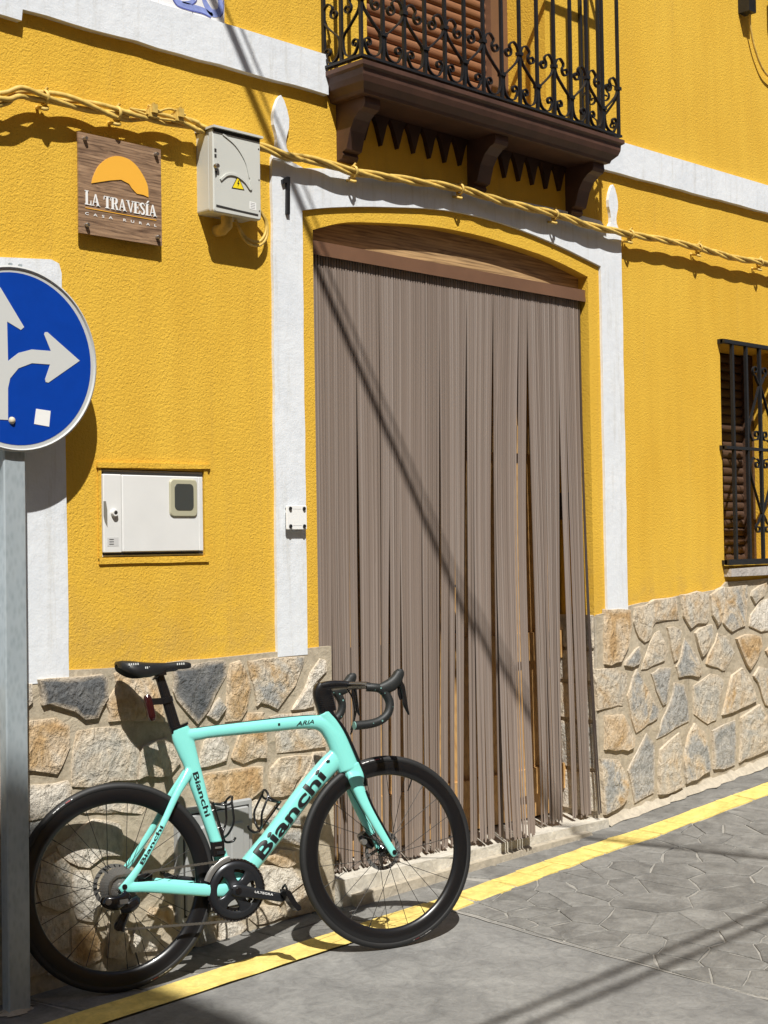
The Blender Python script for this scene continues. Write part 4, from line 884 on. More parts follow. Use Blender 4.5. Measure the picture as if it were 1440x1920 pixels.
def added_street_house(x0, x1, h, wallm, label):  # unseen houses added across the street to hide sky and deepen shade
    r_ = root('unseen_opposite_house', ((x0+x1)/2, -6.5, 0), label, 'house')
    MB().box(x0, x1, -12.0, -6.45, -1.0, h).build('wall', wallm, r_)
    mb = MB(); n = 1
    mb.add([(x0-.02, -6.2, h), (x1+.02, -6.2, h), (x1+.02, -9.2, h+1.1), (x0-.02, -9.2, h+1.1), (x0-.02, -12.2, h), (x1+.02, -12.2, h), (x0-.02, -6.2, h+.1), (x1+.02, -6.2, h+.1), (x1+.02, -9.2, h+1.22), (x0-.02, -9.2, h+1.22), (x0-.02, -12.2, h+.1), (x1+.02, -12.2, h+.1)], [(0, 1, 2, 3), (3, 2, 5, 4), (6, 7, 8, 9), (9, 8, 11, 10), (0, 1, 7, 6), (4, 5, 11, 10), (0, 3, 9, 6), (3, 4, 10, 9), (1, 2, 8, 7), (2, 5, 11, 8)])
    mb.build('roof', TERRA, r_)
    k = int((x1-x0)/2.2)
    for i in range(k):
        xc = x0+(i+.5)*(x1-x0)/k
        for z in (3.6+gz(xc, -3), ):
            wn = MB().box(xc-.5, xc+.5, -6.449, -6.40, z, z+1.4).build('window', SHUTTER, r_); MB().box(xc-.58, xc+.58, -6.4495, -6.33, z-.09, z).build('sill', WHITE, wn)
        if i == k//2:
            dn = MB().box(xc-.55, xc+.55, -6.449, -6.41, gz(xc, -3)-.1, gz(xc, -3)+2.2).build('door', DOORWOOD, r_); MB().disc((xc+.4, -6.40, gz(xc, -3)+1.0), (0, 1, 0), .03, .04, 14).build('knob', STEEL, dn)
        else:
            z = 1.1+gz(xc, -3); wn = MB().box(xc-.45, xc+.45, -6.449, -6.40, z, z+1.2).build('window', SHUTTER, r_); MB().box(xc-.53, xc+.53, -6.4495, -6.33, z-.09, z).build('sill', WHITE, wn)
added_street_house(-1.05, 6.4, 6.6, CREAMWALL, 'unseen pale two storey house with tiled roof behind the viewer, added to block skylight')
added_street_house(6.45, 14.5, 6.9, plain('ochre_render', (.50, .33, .16), .9, 0, .1, 2, .4, 90, .004), 'unseen ochre two storey house with tiled roof up the street, added to block skylight')

# ================================================================ the bicycle (local frame: x forward, y left, z up, origin under the rear hub)
bx, by = 2.785, -.195
bike = root('racing_bicycle', (bx, by, gz(bx, by)+.002), 'mint green carbon racing bicycle with black wheels leaning by the stone plinth', 'bicycle')
yw, ln, pt = radians(19.5), radians(6), radians(.8)
X = Vector((cos(yw), -sin(yw), sin(pt))).normalized(); L0 = Vector((sin(yw), cos(yw), 0)); Z0 = X.cross(L0)
Zb = cos(ln)*Z0+sin(ln)*L0; Yb = cos(ln)*L0-sin(ln)*Z0
Mb = Matrix((X, Yb, Zb)).transposed().to_4x4(); Mb.translation = bike.location; bike.matrix_world = Mb
HR, HF, HZ, WB = (0, 0, .337), (.985, 0, .337), .337, .985
def put(mb, name, m, par=None, smooth=50): return mb.build(name, m, par or bike, smooth=smooth, local=True)
def sweep(ctrl, n=20, pw=2.3, sub=6):
    """ctrl: (x, y, z, half depth in the frame plane, half width across)"""
    pts = crom(ctrl, sub); mb = MB(); v = []; f = []
    for i, p in enumerate(pts):
        a, b = pts[max(i-1, 0)], pts[min(i+1, len(pts)-1)]; T = Vector((b[0]-a[0], b[1]-a[1], b[2]-a[2])).normalized()
        W_ = Vector((0, 1, 0)); W_ = (W_-T*W_.dot(T)).normalized(); Nn = T.cross(W_)
        for k in range(n):
            th = 2*pi*k/n; c, s = cos(th), sin(th)
            v.append(Vector(p[:3])+Nn*p[3]*math.copysign(abs(c)**(2/pw), c)+W_*p[4]*math.copysign(abs(s)**(2/pw), s))
    for i in range(len(pts)-1):
        for k in range(n): f.append((i*n+k, i*n+(k+1) % n, (i+1)*n+(k+1) % n, (i+1)*n+k))
    f += [tuple(range(n-1, -1, -1)), tuple((len(pts)-1)*n+k for k in range(n))]
    return mb.add(v, f)
def add(a, b): a.add(b.v, b.f); return a
BB = (.391, 0, .281)
# frame: main triangle as one moulded body
fr = sweep([(.232, 0, .806, .020, .015), (.30, 0, .808, .0215, .017), (.364, 0, .812, .021, .018), (.559, 0, .816, .023, .020), (.70, 0, .817, .0235, .021), (.765, 0, .806, .028, .022), (.805, 0, .765, .034, .024), (.832, 0, .705, .038, .025), (.855, 0, .640, .040, .026)])
add(fr, sweep([(.845, 0, .712, .012, .006), (.825, 0, .695, .030, .014), (.790, 0, .667, .036, .0215), (.755, 0, .638, .036, .0245), (.70, 0, .590, .0345, .026), (.643, 0, .533, .034, .0265), (.56, 0, .445, .033, .028), (.47, 0, .358, .034, .031), (.40, 0, .285, .036, .034)]))
add(fr, sweep([(.243, 0, .836, .030, .016), (.252, 0, .800, .037, .017), (.266, 0, .750, .033, .017), (.277, 0, .712, .029, .017), (.292, 0, .647, .027, .017), (.311, 0, .572, .0225, .017), (.332, 0, .495, .0205, .018), (.348, 0, .440, .0215, .020), (.372, 0, .350, .028, .027), (.388, 0, .285, .034, .032)]))
add(fr, sweep([(.775, 0, .848, .030, .021), (.80, 0, .800, .032, .022), (.83, 0, .73, .034, .023), (.872, 0, .612, .034, .024)]))
mb_bb = MB().lathe([(.0001, -.043), (.030, -.043), (.034, -.036), (.034, .036), (.030, .043), (.0001, .043)], BB, (0, 1, 0), 28); add(fr, mb_bb)
for s in (-1, 1):
    add(fr, sweep([(.272, s*.006, .690, .020, .010), (.250, s*.014, .665, .016, .010), (.205, s*.028, .606, .0125, .008), (.141, s*.046, .505, .0115, .0075), (.07, s*.060, .408, .0115, .0075), (.012, s*.066, .345, .014, .007), (-.008, s*.066, .330, .012, .006)], 14))
    add(fr, sweep([(-.006, s*.066, .338, .013, .006), (.022, s*.066, .336, .016, .0075), (.07, s*.064, .332, .018, .009), (.14, s*.058, .322, .021, .010), (.24, s*.050, .302, .021, .011), (.33, s*.044, .286, .022, .012), (.385, s*.03, .281, .026, .012)], 14))
frame = fuse(put(fr, 'frame', MINT), .0026, 7)
for s in (-1, 1): put(MB().disc((.006, s*.0725, .342), (0, 1, 0), .0085, .006, 20), 'axle_end', GLOSSBLK, frame)
# dark teal stripe along the top tube, cable ports, small decals
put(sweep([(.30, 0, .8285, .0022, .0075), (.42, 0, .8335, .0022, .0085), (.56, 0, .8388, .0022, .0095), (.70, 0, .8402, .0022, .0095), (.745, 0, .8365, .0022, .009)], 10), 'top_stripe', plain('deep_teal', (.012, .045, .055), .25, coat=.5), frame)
# fork with slim blades
fk = sweep([(.864, 0, .655, .036, .024), (.872, 0, .630, .037, .026), (.880, 0, .605, .033, .030), (.886, 0, .582, .022, .032)], 20)
for s in (-1, 1): add(fk, sweep([(.868, s*.012, .632, .030, .012), (.872, s*.026, .590, .025, .014), (.892, s*.036, .522, .0195, .011), (.931, s*.046, .437, .0168, .009), (.960, s*.052, .379, .0145, .0075), (.982, s*.055, .337, .0135, .007), (.990, s*.055, .325, .010, .006)], 14))
fork = fuse(put(fk, 'fork', MINT), .0024, 6)
for s in (-1, 1): put(MB().disc((.984, s*.0615, .338), (0, 1, 0), .0085, .005, 20), 'axle_end', GLOSSBLK, fork)
# black front spine of head tube and crown
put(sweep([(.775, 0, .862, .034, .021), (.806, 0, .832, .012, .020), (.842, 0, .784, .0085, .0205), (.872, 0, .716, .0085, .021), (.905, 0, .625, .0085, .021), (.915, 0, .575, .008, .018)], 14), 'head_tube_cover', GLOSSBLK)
put(sweep([(.901, -.034, .56, .006, .010), (.920, -.041, .50, .006, .009), (.952, -.050, .430, .005, .007), (.978, -.055, .375, .004, .005)], 10), 'fork_dark_panel', GLOSSBLK, fork)  # gloss black strip along the front of the near blade

# lettering wrapped onto the tubes (right-hand side)
def tube_text(body, p0, p1, v0, height, hh, hw, par, m, offset=0.0, lat=0.0, pw=2.3, flip=False, shear=0.0, sq=1.0):
    vv, ff = text_mesh(body, 1.0, offset, 1.0, shear)
    bt = bmesh.new(); bv = [bt.verts.new((a, b, 0)) for a, b in vv]
    for q_ in ff:
        try: bt.faces.new([bv[i] for i in q_])
        except ValueError: pass
    bmesh.ops.triangulate(bt, faces=bt.faces)
    for _ in range(4):
        le = [e for e in bt.edges if abs(e.verts[0].co.y-e.verts[1].co.y) > .09 or e.calc_length() > .3]
        if le: bmesh.ops.subdivide_edges(bt, edges=le, cuts=1); bmesh.ops.triangulate(bt, faces=bt.faces)
    bt.verts.index_update(); vv = [(v_.co.x, v_.co.y) for v_ in bt.verts]; ff = [tuple(v_.index for v_ in f_.verts) for f_ in bt.faces]; bt.free()
    x0 = min(a for a, b in vv); x1 = max(a for a, b in vv); yh = max(b for a, b in vv)
    a_, b_ = Vector((p0[0], 0, p0[1])), Vector((p1[0], 0, p1[1])); T = (b_-a_).normalized(); Ln = (b_-a_).length; Nn = Vector((-T.z, 0, T.x))
    out = []
    for a, b in vv:
        s_ = (a-x0)/(x1-x0)*Ln; v_ = v0+b/yh*height; q = min(.98, abs(v_)/hh); fr_ = (a-x0)/(x1-x0)
        hw_ = hw[0]+(hw[1]-hw[0])*fr_ if isinstance(hw, tuple) else hw; la_ = lat[0]+(lat[1]-lat[0])*fr_ if isinstance(lat, tuple) else lat
        p = a_+T*s_+Nn*v_; p.y = la_-(hw_*(1-q**pw)**(1/pw))-.0011; out.append(p)
    return put(MB().add(out, ff), 'lettering', m, par, None)
tube_text('Bianchi', (.487, .378), (.746, .636), -.020, .046, .034, (.0314, .0268), frame, BLACK, .024)
tube_text('Bianchi', (.2835, .682), (.3205, .532), -.0095, .0195, .0235, .0172, frame, BLACK, .018)
tube_text('Bianchi', (.066, .4075), (.1475, .520), -.0065, .0135, .0122, .0078, frame, BLACK, .02, (-.0608, -.0448))
tube_text('ARIA', (.660, .8155), (.727, .8175), -.007, .014, .0235, .0208, frame, BLACK, .012, shear=.35)
for (p, w_, h_) in (((.596, .818), .008, .008), ((.770, .676), .012, .006)):
    put(MB().box(p[0]-w_/2, p[0]+w_/2, -.0262 if p[1] < .7 else -.0215, -.02, p[1]-h_/2, p[1]+h_/2), 'cable_port', BLACK, frame)

# wheels
def wheel(cx, spokes, rear):
    c = (cx, 0, HZ); yax = (0, 1, 0)
    rim = put(MB().lathe([(.312, -.0125), (.316, -.0130), (.311, -.0138), (.300, -.0145), (.285, -.0135), (.273, -.009), (.2685, -.004), (.2680, 0), (.2685, .004), (.273, .009), (.285, .0135), (.300, .0145), (.311, .0138), (.316, .0130), (.312, .0125), (.309, 0)], c, yax, 96, True), 'wheel', CARBON)
    put(MB().lathe([(.3235+.0138*cos(t), .0138*sin(t)) for t in [2*pi*k/14 for k in range(14)]], c, yax, 96, True), 'tyre', RUBBER, rim, 80)
    hub = [(.0001, -.05), (.010, -.05), (.012, -.042), (.020, -.036), (.021, -.030), (.013, -.026), (.012, .020), (.021, .026), (.021, .032), (.012, .04), (.010, .05), (.0001, .05)]
    put(MB().lathe(hub, c, yax, 24), 'hub', GLOSSBLK, rim)
    for k in range(spokes):
        s = -1 if k % 2 else 1; a = 2*pi*k/spokes+.08; off = (.62 if (k//2) % 2 else -.62)
        p = Vector((cx+.021*cos(a+off*2.2), s*.031, HZ+.021*sin(a+off*2.2))); q = Vector((cx+.270*cos(a), s*.0015, HZ+.270*sin(a)))
        put(MB().tube([p, q], .00115, 5, False), 'spoke', SPOKE, rim, 80)
        q2 = q+(p-q).normalized()*.016; put(MB().tube([q, q2], .0021, 6), 'nipple', SPOKE, rim, 80) if k % 3 == 0 else None
    # disc rotor on the left side
    mb = MB()
    mb.lathe([(.070, -.0009), (.070, .0009), (.0565, .0009), (.0565, -.0009)], (cx, .040, HZ), yax, 48, True)
    for k in range(5):
        a = 2*pi*k/5+.3; P0 = Vector((cx+.018*cos(a), .040, HZ+.018*sin(a))); P1 = Vector((cx+.058*cos(a+.55), .040, HZ+.058*sin(a+.55)))
        d = (P1-P0).normalized(); nrm = d.cross(Vector((0, 1, 0)))*.006
        mb.add([P0+nrm+Vector((0, -.001, 0)), P1+nrm*.8+Vector((0, -.001, 0)), P1-nrm*.8+Vector((0, -.001, 0)), P0-nrm+Vector((0, -.001, 0)), P0+nrm+Vector((0, .001, 0)), P1+nrm*.8+Vector((0, .001, 0)), P1-nrm*.8+Vector((0, .001, 0)), P0-nrm+Vector((0, .001, 0))], [(0, 1, 2, 3), (7, 6, 5, 4), (0, 4, 5, 1), (2, 6, 7, 3)])
    put(mb, 'disc_rotor', ALLOY, rim, 40)
    mb = MB()
    for k in range(22):
        a = 2*pi*k/22; mb.tube([(cx+.0585*cos(a), .0392, HZ+.0585*sin(a)), (cx+.0675*cos(a+.10), .0392, HZ+.0675*sin(a+.10))], .0022, 5)
    put(mb, 'rotor_slots', BLACK, rim, None)
    # tyre print and rim decals
    def arc_mark(r0, r1, a0, a1, y, m, nm):
        n = 8; v = [(cx+r*cos(radians(a0+(a1-a0)*k/n)), y0_, HZ+r*sin(radians(a0+(a1-a0)*k/n))) for k in range(n+1) for r, y0_ in ((r0, y), (r1, y+.0012))]
        put(MB().add(v, [(2*k, 2*k+1, 2*k+3, 2*k+2) for k in range(n)]), nm, m, rim, None)
    for base in ((128, 300) if rear else (104, 296)):
        for a0, a1, m in ((0, 2.2, SIGNWHITE), (2.6, 4.6, SIGNWHITE), (5.2, 8.4, plain('print_dim', (.30, .30, .30), .6)), (9.0, 12.0, plain('print_red', (.32, .03, .03), .6)), (12.6, 13.4, SIGNWHITE)):
            if a1-a0 < 0: continue
            arc_mark(.3262, .3282, base-a0, base-a1, -.0140, m, 'tyre_print')
    a = radians(283 if rear else 64); d = Vector((cos(a), 0, sin(a)))
    put(MB().tube([Vector(c)+d*.269, Vector(c)+d*.225], .0028, 8), 'valve', GLOSSBLK, rim)
    return rim
rw = wheel(0, 24, True); fw = wheel(WB, 22, False)
# cassette
for k in range(11):
    r_ = .0215+.0045*k; teeth_ = 22+k*2; y = -.052+.0028*k; mb = MB(); v = []; m_ = teeth_*2
    ro = [(r_ if i % 2 else r_-.003) for i in range(m_)]
    v = [(ro[i]*cos(2*pi*i/m_), y-.0007, HZ+ro[i]*sin(2*pi*i/m_)) for i in range(m_)]+[(ro[i]*cos(2*pi*i/m_), y+.0007, HZ+ro[i]*sin(2*pi*i/m_)) for i in range(m_)]
    inn = max(.016, r_-.012); v += [(inn*cos(2*pi*i/m_), y-.0007, HZ+inn*sin(2*pi*i/m_)) for i in range(m_)]+[(inn*cos(2*pi*i/m_), y+.0007, HZ+inn*sin(2*pi*i/m_)) for i in range(m_)]
    f = []
    for i in range(m_):
        j = (i+1) % m_; f += [(i, j, j+m_, i+m_), (i, j, j+2*m_, i+2*m_), (i+m_, j+m_, j+3*m_, i+3*m_)]
    put(mb.add(v, f), 'sprocket', ALLOY, rw, None)
put(MB().lathe([(.0001, -.058), (.014, -.058), (.017, -.054), (.017, -.02), (.0001, -.02)], HR, (0, 1, 0), 20), 'cassette_body', ALLOY, rw)

# chainset
cs = (.391, -.052, .281)
def toothed(rad, teeth_, y, inner, nm, m, par):
    m_ = teeth_*2; mb = MB(); ro = [(rad if i % 2 else rad-.0045) for i in range(m_)]
    v = []
    for yy in (y-.0018, y+.0018):
        v += [(cs[0]+ro[i]*cos(2*pi*i/m_), yy, cs[2]+ro[i]*sin(2*pi*i/m_)) for i in range(m_)]
    for yy in (y-.0018, y+.0018):
        v += [(cs[0]+inner*cos(2*pi*i/m_), yy, cs[2]+inner*sin(2*pi*i/m_)) for i in range(m_)]
    f = []
    for i in range(m_):
        j = (i+1) % m_; f += [(i, j, j+m_, i+m_), (i, j, j+2*m_, i+2*m_), (i+m_, j+m_, j+3*m_, i+3*m_), (i+2*m_, j+2*m_, j+3*m_, i+3*m_)]
    return put(mb.add(v, f), nm, m, par, None)
ck = put(MB().lathe([(.094, -.002), (.094, .002), (.086, .0045), (.078, .004), (.070, -.001), (.0685, -.004), (.072, -.0065), (.080, -.008), (.088, -.0065)], (cs[0], cs[1]-.002, cs[2]), (0, 1, 0), 64, True), 'crankset', GRAPH)
toothed(.1035, 50, cs[1], .090, 'chainring', GLOSSBLK, ck); toothed(.072, 36, cs[1]+.007, .058, 'chainring', GLOSSBLK, ck)
ar_a = atan2(.237-.281, .55-.391)
for k, da in enumerate((radians(55), radians(-50), radians(128), radians(-128))):
    a = ar_a+da; pts = []
    for t, hw_, wd2 in ((.012, .010, .022), (.035, .008, .017), (.058, .007, .020), (.074, .006, .034)):
        pts.append((cs[0]+t*cos(a), cs[1]-.003-(.006 if t < .03 else 0), cs[2]+t*sin(a), wd2, hw_))
    put(sweep(pts, 12, 3, 4), 'spider_arm', GRAPH, ck)
put(sweep([(cs[0]-.018*cos(ar_a), cs[1]-.012, cs[2]-.018*sin(ar_a), .017, .010), (cs[0], cs[1]-.014, cs[2], .022, .012), (cs[0]+.05*cos(ar_a), cs[1]-.017, cs[2]+.05*sin(ar_a), .0185, .010), (cs[0]+.11*cos(ar_a), cs[1]-.021, cs[2]+.11*sin(ar_a), .0155, .008), (cs[0]+.158*cos(ar_a), cs[1]-.024, cs[2]+.158*sin(ar_a), .0145, .0075), (cs[0]+.172*cos(ar_a), cs[1]-.024, cs[2]+.172*sin(ar_a), .009, .006)], 16, 3), 'crank_arm', GRAPH, ck)
tube_text('ULTEGRA', (cs[0]+.058*cos(ar_a), cs[2]+.058*sin(ar_a)+.004), (cs[0]+.125*cos(ar_a), cs[2]+.125*sin(ar_a)+.004), -.002, .007, .02, .009, ck, SIGNWHITE, .004, cs[1]-.0195)
put(MB().disc((cs[0], cs[1]-.027, cs[2]), (0, 1, 0), .0105, .003, 18), 'crank_bolt', GLOSSBLK, ck)
put(sweep([(cs[0], .058, cs[2], .021, .011), (cs[0]-.05*cos(ar_a), .064, cs[2]-.05*sin(ar_a), .018, .010), (cs[0]-.11*cos(ar_a), .070, cs[2]-.11*sin(ar_a), .0155, .008), (cs[0]-.170*cos(ar_a), .073, cs[2]-.170*sin(ar_a), .012, .007)], 14, 3), 'crank_arm', GRAPH, ck)
def pedal(px_, pz_, s, tilt):
    y0 = s*.082; mb = MB(); ct, st = cos(tilt), sin(tilt)
    def pp(a, y, b): return (px_+a*ct-b*st, y, pz_+a*st+b*ct)
    mb.tube([(px_, s*.076, pz_), (px_, s*.135, pz_)], .0085, 12)
    pr = [(-.040, .004), (-.030, .010), (.012, .009), (.034, .014), (.044, .008), (.040, -.004), (.012, -.009), (-.026, -.010), (-.042, -.006)]
    n = len(pr); v = [pp(a, s*.088, b) for a, b in pr]+[pp(a, s*.142, b) for a, b in pr]
    mb.add(v, [tuple(range(n)), tuple(range(2*n-1, n-1, -1))]+[(i, (i+1) % n, (i+1) % n+n, i+n) for i in range(n)])
    o = put(mb, 'pedal', CARBON); m2 = MB(); m2.tube([pp(-.042, s*.095, .004), pp(-.052, s*.115, .012), pp(-.042, s*.136, .004)], .004, 8); put(m2, 'pedal_cage', GLOSSBLK, o)
    return o
pedal(.558, .234, -1, radians(-62)); pedal(.224, .325, 1, radians(-30))
# chain: links on their path
def chain_path():
    p = []
    for k in range(9): a = radians(100+(-20)*k*0); 
    top0, top1 = (.012, .337+.0395), (cs[0]-.004, cs[2]+.101)
    arc = [(cs[0]+.101*cos(radians(92-23*k)), cs[2]+.101*sin(radians(92-23*k))) for k in range(9)]
    low0, low1 = arc[-1], (-.012, .205)
    cass = [(.0395*cos(radians(a))*1.0, .337+.0395*sin(radians(a))) for a in (200, 170, 140, 110, 80)]
    rdp = [(-.012, .205), (-.028, .214), (-.022, .232), (.004, .262), (.012, .282), (.0, .297), (-.022, .302)]
    return rdp+cass+[top1]+arc[1:]+[low1]
path = chain_path(); lens = [0]
for i in range(1, len(path)): lens.append(lens[-1]+sqrt((path[i][0]-path[i-1][0])**2+(path[i][1]-path[i-1][1])**2))
def along(s):
    for i in range(1, len(path)):
        if s <= lens[i]:
            t = (s-lens[i-1])/max(1e-6, lens[i]-lens[i-1]); a, b = path[i-1], path[i]; return Vector((a[0]+(b[0]-a[0])*t, 0, a[1]+(b[1]-a[1])*t))
    return Vector((path[-1][0], 0, path[-1][1]))
mb = MB(); s = 0.0; k = 0
while s < lens[-1]-.0127:
    a, b = along(s), along(s+.0127); y = -.050+(.006 if False else 0); d = (b-a).normalized(); nn = Vector((-d.z, 0, d.x))
    for yy in ((-.0030, .0030) if k % 2 else (-.0019, .0019)):
        v = []
        for q, hh in ((a-d*.004, .0026), (a+d*.002, .0042), ((a+b)/2, .0030), (b-d*.002, .0042), (b+d*.004, .0026)):
            v += [q+nn*hh+Vector((0, y+yy-.0005, 0)), q-nn*hh+Vector((0, y+yy-.0005, 0)), q-nn*hh+Vector((0, y+yy+.0005, 0)), q+nn*hh+Vector((0, y+yy+.0005, 0))]
        f = [(0, 1, 2, 3), (16, 17, 18, 19)]
        for i in range(4): f += [(i*4+c, i*4+(c+1) % 4, (i+1)*4+(c+1) % 4, (i+1)*4+c) for c in range(4)]
        mb.add(v, f)
    s += .0127; k += 1
put(mb, 'chain', plain('chain_steel', (.26, .245, .215), .4, .9), None, None)
# derailleurs
rd = put(sweep([(.014, -.068, .318, .016, .010), (-.005, -.078, .303, .021, .014), (-.032, -.084, .297, .024, .018), (-.058, -.080, .303, .020, .016), (-.070, -.072, .308, .010, .012)], 14, 3), 'rear_derailleur', GLOSSBLK)
put(sweep([(.048, -.064, .300, .012, .010), (.034, -.074, .288, .019, .014), (.012, -.078, .276, .020, .015), (-.014, -.076, .272, .014, .012)], 14, 3), 'motor_unit', GLOSSBLK, rd)
put(MB().disc((-.056, -.099, .304), (0, 1, 0), .010, .004, 16), 'pivot_cap', ALLOY, rd); put(MB().box(-.020, .008, -.1025, -.096, .292, .306), 'badge', ALLOY, rd)
put(sweep([(.018, -.060, .284, .016, .002), (.010, -.060, .260, .014, .002), (-.006, -.060, .226, .014, .002), (-.016, -.060, .204, .018, .002)], 10), 'cage_plate', GLOSSBLK, rd)
put(sweep([(.016, -.044, .284, .013, .002), (.008, -.044, .262, .009, .002), (-.006, -.044, .228, .010, .002), (-.016, -.044, .208, .014, .002)], 10), 'cage_plate', GLOSSBLK, rd)
for q in ((.006, .282), (-.014, .218)): put(MB().disc((q[0], -.052, q[1]), (0, 1, 0), .0165, .008, 22), 'jockey_wheel', GRAPH, rd)
fd = put(MB().box(.322, .362, -.046, -.018, .398, .446), 'front_derailleur', GLOSSBLK)
put(MB().box(.328, .352, -.049, -.0455, .424, .430), 'badge', ALLOY, fd); put(MB().box(.334, .364, -.050, -.0455, .404, .414), 'link_arm', GRAPH, fd)
cg = [(cs[0]+.108*cos(radians(a)), cs[1]-.008, cs[2]+.108*sin(radians(a)), .0085, .0010) for a in (158, 145, 132, 120, 108, 99)]
put(sweep(cg, 8, 4, 3), 'cage_plate', ALLOY, fd); put(sweep([(a, b+.013, c, d, e) for a, b, c, d, e in cg], 8, 4, 3), 'cage_plate', ALLOY, fd)
# brakes
bc = put(sweep([(.905, .040, .405, .016, .014), (.916, .042, .388, .021, .017), (.934, .044, .366, .018, .015), (.946, .044, .352, .010, .012)], 14, 3), 'brake_caliper', GLOSSBLK)
put(MB().disc((.904, .020, .378), (0, 1, 0), .010, .02, 16), 'caliper_piston', ALLOY, bc)
put(sweep([(.072, .045, .352, .012, .014), (.10, .045, .350, .019, .016), (.13, .044, .345, .014, .012)], 14, 3), 'brake_caliper', GLOSSBLK)
# seatpost, saddle, rear lamp
spst = put(sweep([(.232, 0, .82, .0205, .0115), (.214, 0, .895, .019, .011), (.196, 0, .965, .0175, .011), (.184, 0, 1.008, .017, .012), (.176, 0, 1.020, .026, .014)], 16), 'seatpost', GLOSSBLK)
put(sweep([(.243, 0, .836, .034, .018), (.241, 0, .843, .034, .018)], 16), 'seat_clamp', CARBON)
def saddle():
    # stations: x, half width, top z, bottom drop at the edge
    st = [(.036, .022, 1.070, .010), (.044, .048, 1.073, .022), (.065, .068, 1.072, .036), (.095, .070, 1.068, .046), (.130, .056, 1.063, .044), (.165, .038, 1.060, .034), (.205, .026, 1.057, .022), (.245, .021, 1.058, .018), (.275, .0185, 1.056, .016), (.290, .012, 1.052, .010), (.296, .004, 1.048, .004)]
    st = crom(st, 4); n = 15; v = []; f = []
    for x, hw_, tz, dr in st:
        for k in range(n):
            t = -1+2*k/(n-1); y = hw_*math.copysign(abs(sin(t*pi/2))**.9, t); groove = -.006*max(0, 1-abs(t)/.22) if hw_ > .03 else 0
            v.append((x, y, tz-dr*abs(t)**3.2+groove))
        for k in range(n):
            t = 1-2*k/(n-1); v.append((x, hw_*.86*t, tz-dr*abs(t)**3.2-.008))
    m_ = 2*n
    for i in range(len(st)-1):
        for k in range(m_): f.append((i*m_+k, i*m_+(k+1) % m_, (i+1)*m_+(k+1) % m_, (i+1)*m_+k))
    f += [tuple(range(m_-1, -1, -1)), tuple((len(st)-1)*m_+k for k in range(m_))]
    return put(MB().add(v, f), 'saddle', SADDLE, None, 60)
sa = saddle()
for s in (-1, 1): put(MB().tube(crom([(.262, s*.012, 1.046), (.245, s*.016, 1.035), (.225, s*.020, 1.029), (.14, s*.022, 1.028), (.10, s*.024, 1.036), (.07, s*.030, 1.050)], 5), .0035, 8), 'saddle_rail', GLOSSBLK, sa)
put(MB().box(.155, .200, -.028, .028, 1.015, 1.034), 'saddle_clamp', GLOSSBLK, sa)
for k in range(9):
    x = .058+.010*k; y = -.0705+.0016*abs(k-3); put(MB().box(x, x+.0045, y+.012-.0015*k*.0, y+.0128, 1.048+.003*(k % 3), 1.056+.003*(k % 3)), 'stitch_mark', SIGNWHITE, sa, None) if False else None
for x0, n_, zz_ in ((.060, 5, 1.058), (.118, 6, 1.044), (.240, 4, 1.050)):
    for k in range(n_):
        x = x0+.0075*k; hw_ = .068 if x < .1 else (.058-.75*(x-.12) if x < .17 else .0215)
        put(MB().box(x, x+.0035, -hw_-.0012, -hw_+.004, zz_-.004, zz_+.003), 'saddle_mark', SIGNGREY, sa, None)
lamp = put(sweep([(.150, 0, .866, .008, .010), (.148, 0, .880, .0135, .0145), (.143, 0, .91, .014, .015), (.138, 0, .94, .0135, .0145), (.136, 0, .953, .008, .010)], 14, 3), 'rear_lamp', REDLENS)
put(MB().box(.150, .215, -.012, .012, .918, .940), 'lamp_bracket', CARBON, lamp); put(sweep([(.200, 0, .940, .024, .0155), (.204, 0, .922, .024, .0155)], 14), 'lamp_strap', CARBON, lamp)
# bottle cages
def cage(p0, p1, side):
    a, b = Vector((p0[0], 0, p0[1])), Vector((p1[0], 0, p1[1])); T = (b-a).normalized(); Nn = Vector((T.z, 0, -T.x))*side; Ln = (b-a).length
    def q(t, n_, y): return a+T*Ln*t+Nn*n_+Vector((0, y, 0))
    o = MB(); o.add([q(t, n_, y) for t in (0, 1) for n_ in (.000, .006) for y in (-.010, .010)], [(0, 1, 3, 2), (4, 6, 7, 5), (0, 4, 5, 1), (2, 3, 7, 6), (0, 2, 6, 4), (1, 5, 7, 3)])
    c = put(o, 'bottle_cage', CARBON, None, None)
    for s in (-1, 1):
        put(MB().tube(crom([q(.10, .006, s*.010), q(.18, .018, s*.030), q(.38, .042, s*.038), q(.62, .052, s*.037), q(.86, .060, s*.030), q(.95, .072, s*.012), q(.95, .074, 0)], 5), .0042, 8), 'cage_arm', CARBON, c)
        put(MB().tube(crom([q(.95, .006, s*.010), q(.90, .020, s*.030), q(.84, .045, s*.036), q(.86, .060, s*.030)], 5), .0042, 8), 'cage_arm', CARBON, c)
    put(MB().tube(crom([q(.0, .004, 0), q(-.06, .014, 0), q(-.08, .034, 0), q(-.02, .046, 0)], 5), .0042, 8), 'cage_foot', CARBON, c)
    for t in (.35, .8): put(MB().tube([q(t, -.012, 0), q(t, .010, 0)], .004, 8), 'cage_bolt', STEEL, c)
    return c
cage((.374, .440), (.340, .575), 1); cage((.502, .455), (.592, .552), -1)
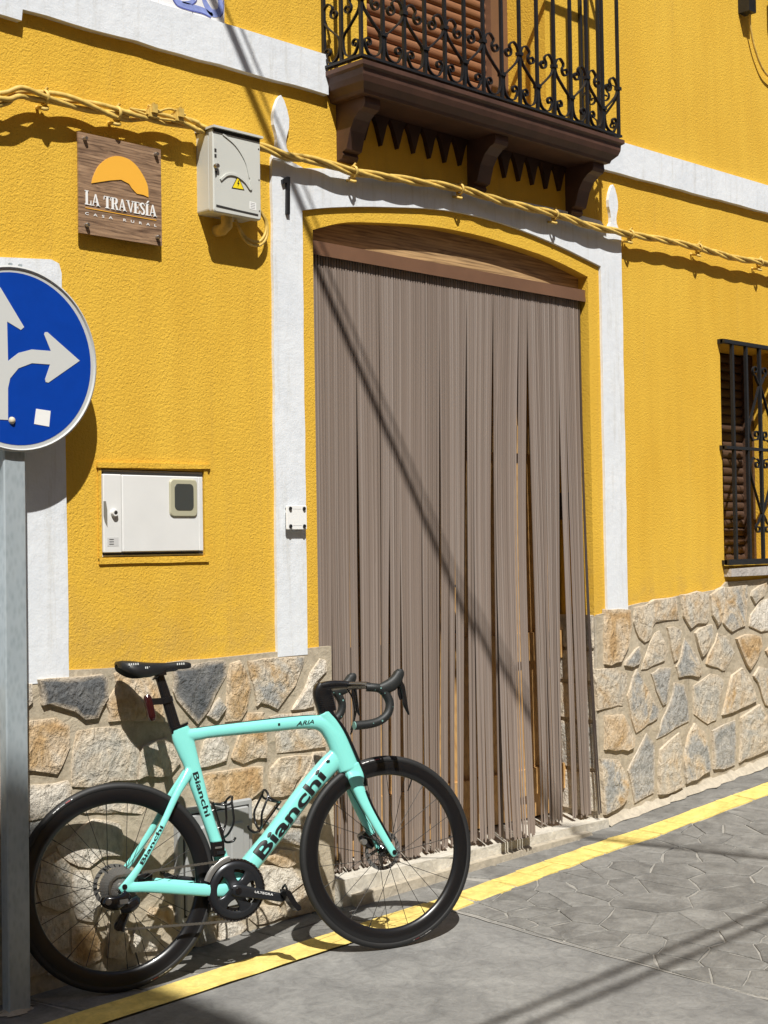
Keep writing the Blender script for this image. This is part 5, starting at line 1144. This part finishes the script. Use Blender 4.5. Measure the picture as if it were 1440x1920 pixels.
# cockpit: spacer stack, one-piece stem and bar, tape, hoods and levers
stm = put(sweep([(.790, 0, .845, .034, .020), (.784, 0, .872, .035, .021), (.778, 0, .900, .036, .021), (.776, 0, .925, .034, .021), (.780, 0, .945, .024, .020)], 18, 3.2), 'stem', CARBON)
put(sweep([(.768, 0, .938, .014, .021), (.800, 0, .940, .016, .022), (.840, 0, .940, .0145, .022), (.880, 0, .936, .013, .026)], 16, 3), 'stem_arm', CARBON, stm)
for k in range(6): put(MB().box(.752+.0008*k, .812, -.0216, -.0200, .866+.007*k, .868+.007*k), 'spacer_line', GRAPH, stm, None)
hbm = MB(); topb = [(.872, y, .934-.10*abs(y)**1.6) for y in (-.175, -.12, -.06, 0, .06, .12, .175)]
hb = put(sweep([(p[0]+.015*(abs(p[1])/.175)**2, p[1], p[2], .011, .011) for p in topb], 12), 'handlebar', CARBON) if False else put(MB().tube(crom([(.866, -.205, .922), (.872, -.185, .929), (.876, -.12, .932), (.876, 0, .934), (.876, .12, .932), (.872, .185, .929), (.866, .205, .922)], 5), .0125, 14), 'handlebar', CARBON)
for s in (-1, 1):
    dz = .006 if s > 0 else 0.0
    dp = crom([(.860, s*.196, .924), (.885, s*.203, .921), (.908, s*.204, .915), (.928, s*.205, .894), (.939, s*.207, .863), (.928, s*.209, .829), (.897, s*.211, .807), (.855, s*.212, .798), (.798, s*.213, .797)], 6)
    dr = put(MB().tube(dp, [.0152]*len(dp), 14), 'drop_bar', TAPE, hb)
    put(MB().disc((.797, s*.213, .797), (1, 0, 0), .0140, .004, 16), 'bar_plug', TEAL, dr)
    for j in range(6, len(dp)-4, 5):
        p = Vector(dp[j]); t_ = (Vector(dp[j+1])-Vector(dp[j-1])).normalized(); o_ = Vector((0, -1, 0)); nn = t_.cross(o_).normalized()
        for q_ in ((R.uniform(-.6, .7),) if R.random() < .8 else ()):
            d_ = (o_+nn*q_).normalized(); put(MB().disc(p+d_*.0148, d_, R.uniform(.0016, .0034), .0012, 8), 'tape_fleck', TEAL, dr)
    hd = put(sweep([(.898, s*.204, .916, .014, .013), (.925, s*.205, .918, .0210, .0170), (.952, s*.205, .927, .0235, .0180), (.972, s*.205, .945, .0205, .0175), (.986, s*.204, .966, .0175, .0165), (.989, s*.204, .978, .009, .010)], 16, 2.6), 'brake_hood', TAPE, hb)
    lv = put(sweep([(.980, s*.206, .938, .009, .006), (.992, s*.207, .918, .0095, .0065), (.996, s*.208, .885, .0085, .006), (.997, s*.209, .858, .0095, .0065), (1.002, s*.210, .836, .006, .005), (1.008, s*.210, .818, .003, .003)], 12, 2.6), 'brake_lever', GLOSSBLK, hd)
    put(sweep([(.984, s*.200, .925, .006, .004), (.985, s*.199, .895, .009, .004), (.988, s*.199, .872, .006, .003)], 10), 'shift_paddle', CARBON, lv)
put(MB().tube(crom([(.882, -.03, .926), (.892, -.03, .90), (.895, -.025, .86), (.885, -.015, .81), (.872, -.01, .775)], 6), .0034, 8), 'brake_hose', GLOSSBLK, hb)
put(MB().tube(crom([(.882, .03, .926), (.899, .02, .89), (.90, .012, .84), (.888, .005, .79), (.874, .0, .76)], 6), .0034, 8), 'brake_hose', GLOSSBLK, hb)
mb = MB(); mb.box(.884, .935, -.014, .014, .917, .924); put(mb, 'computer_mount', CARBON, hb, None)
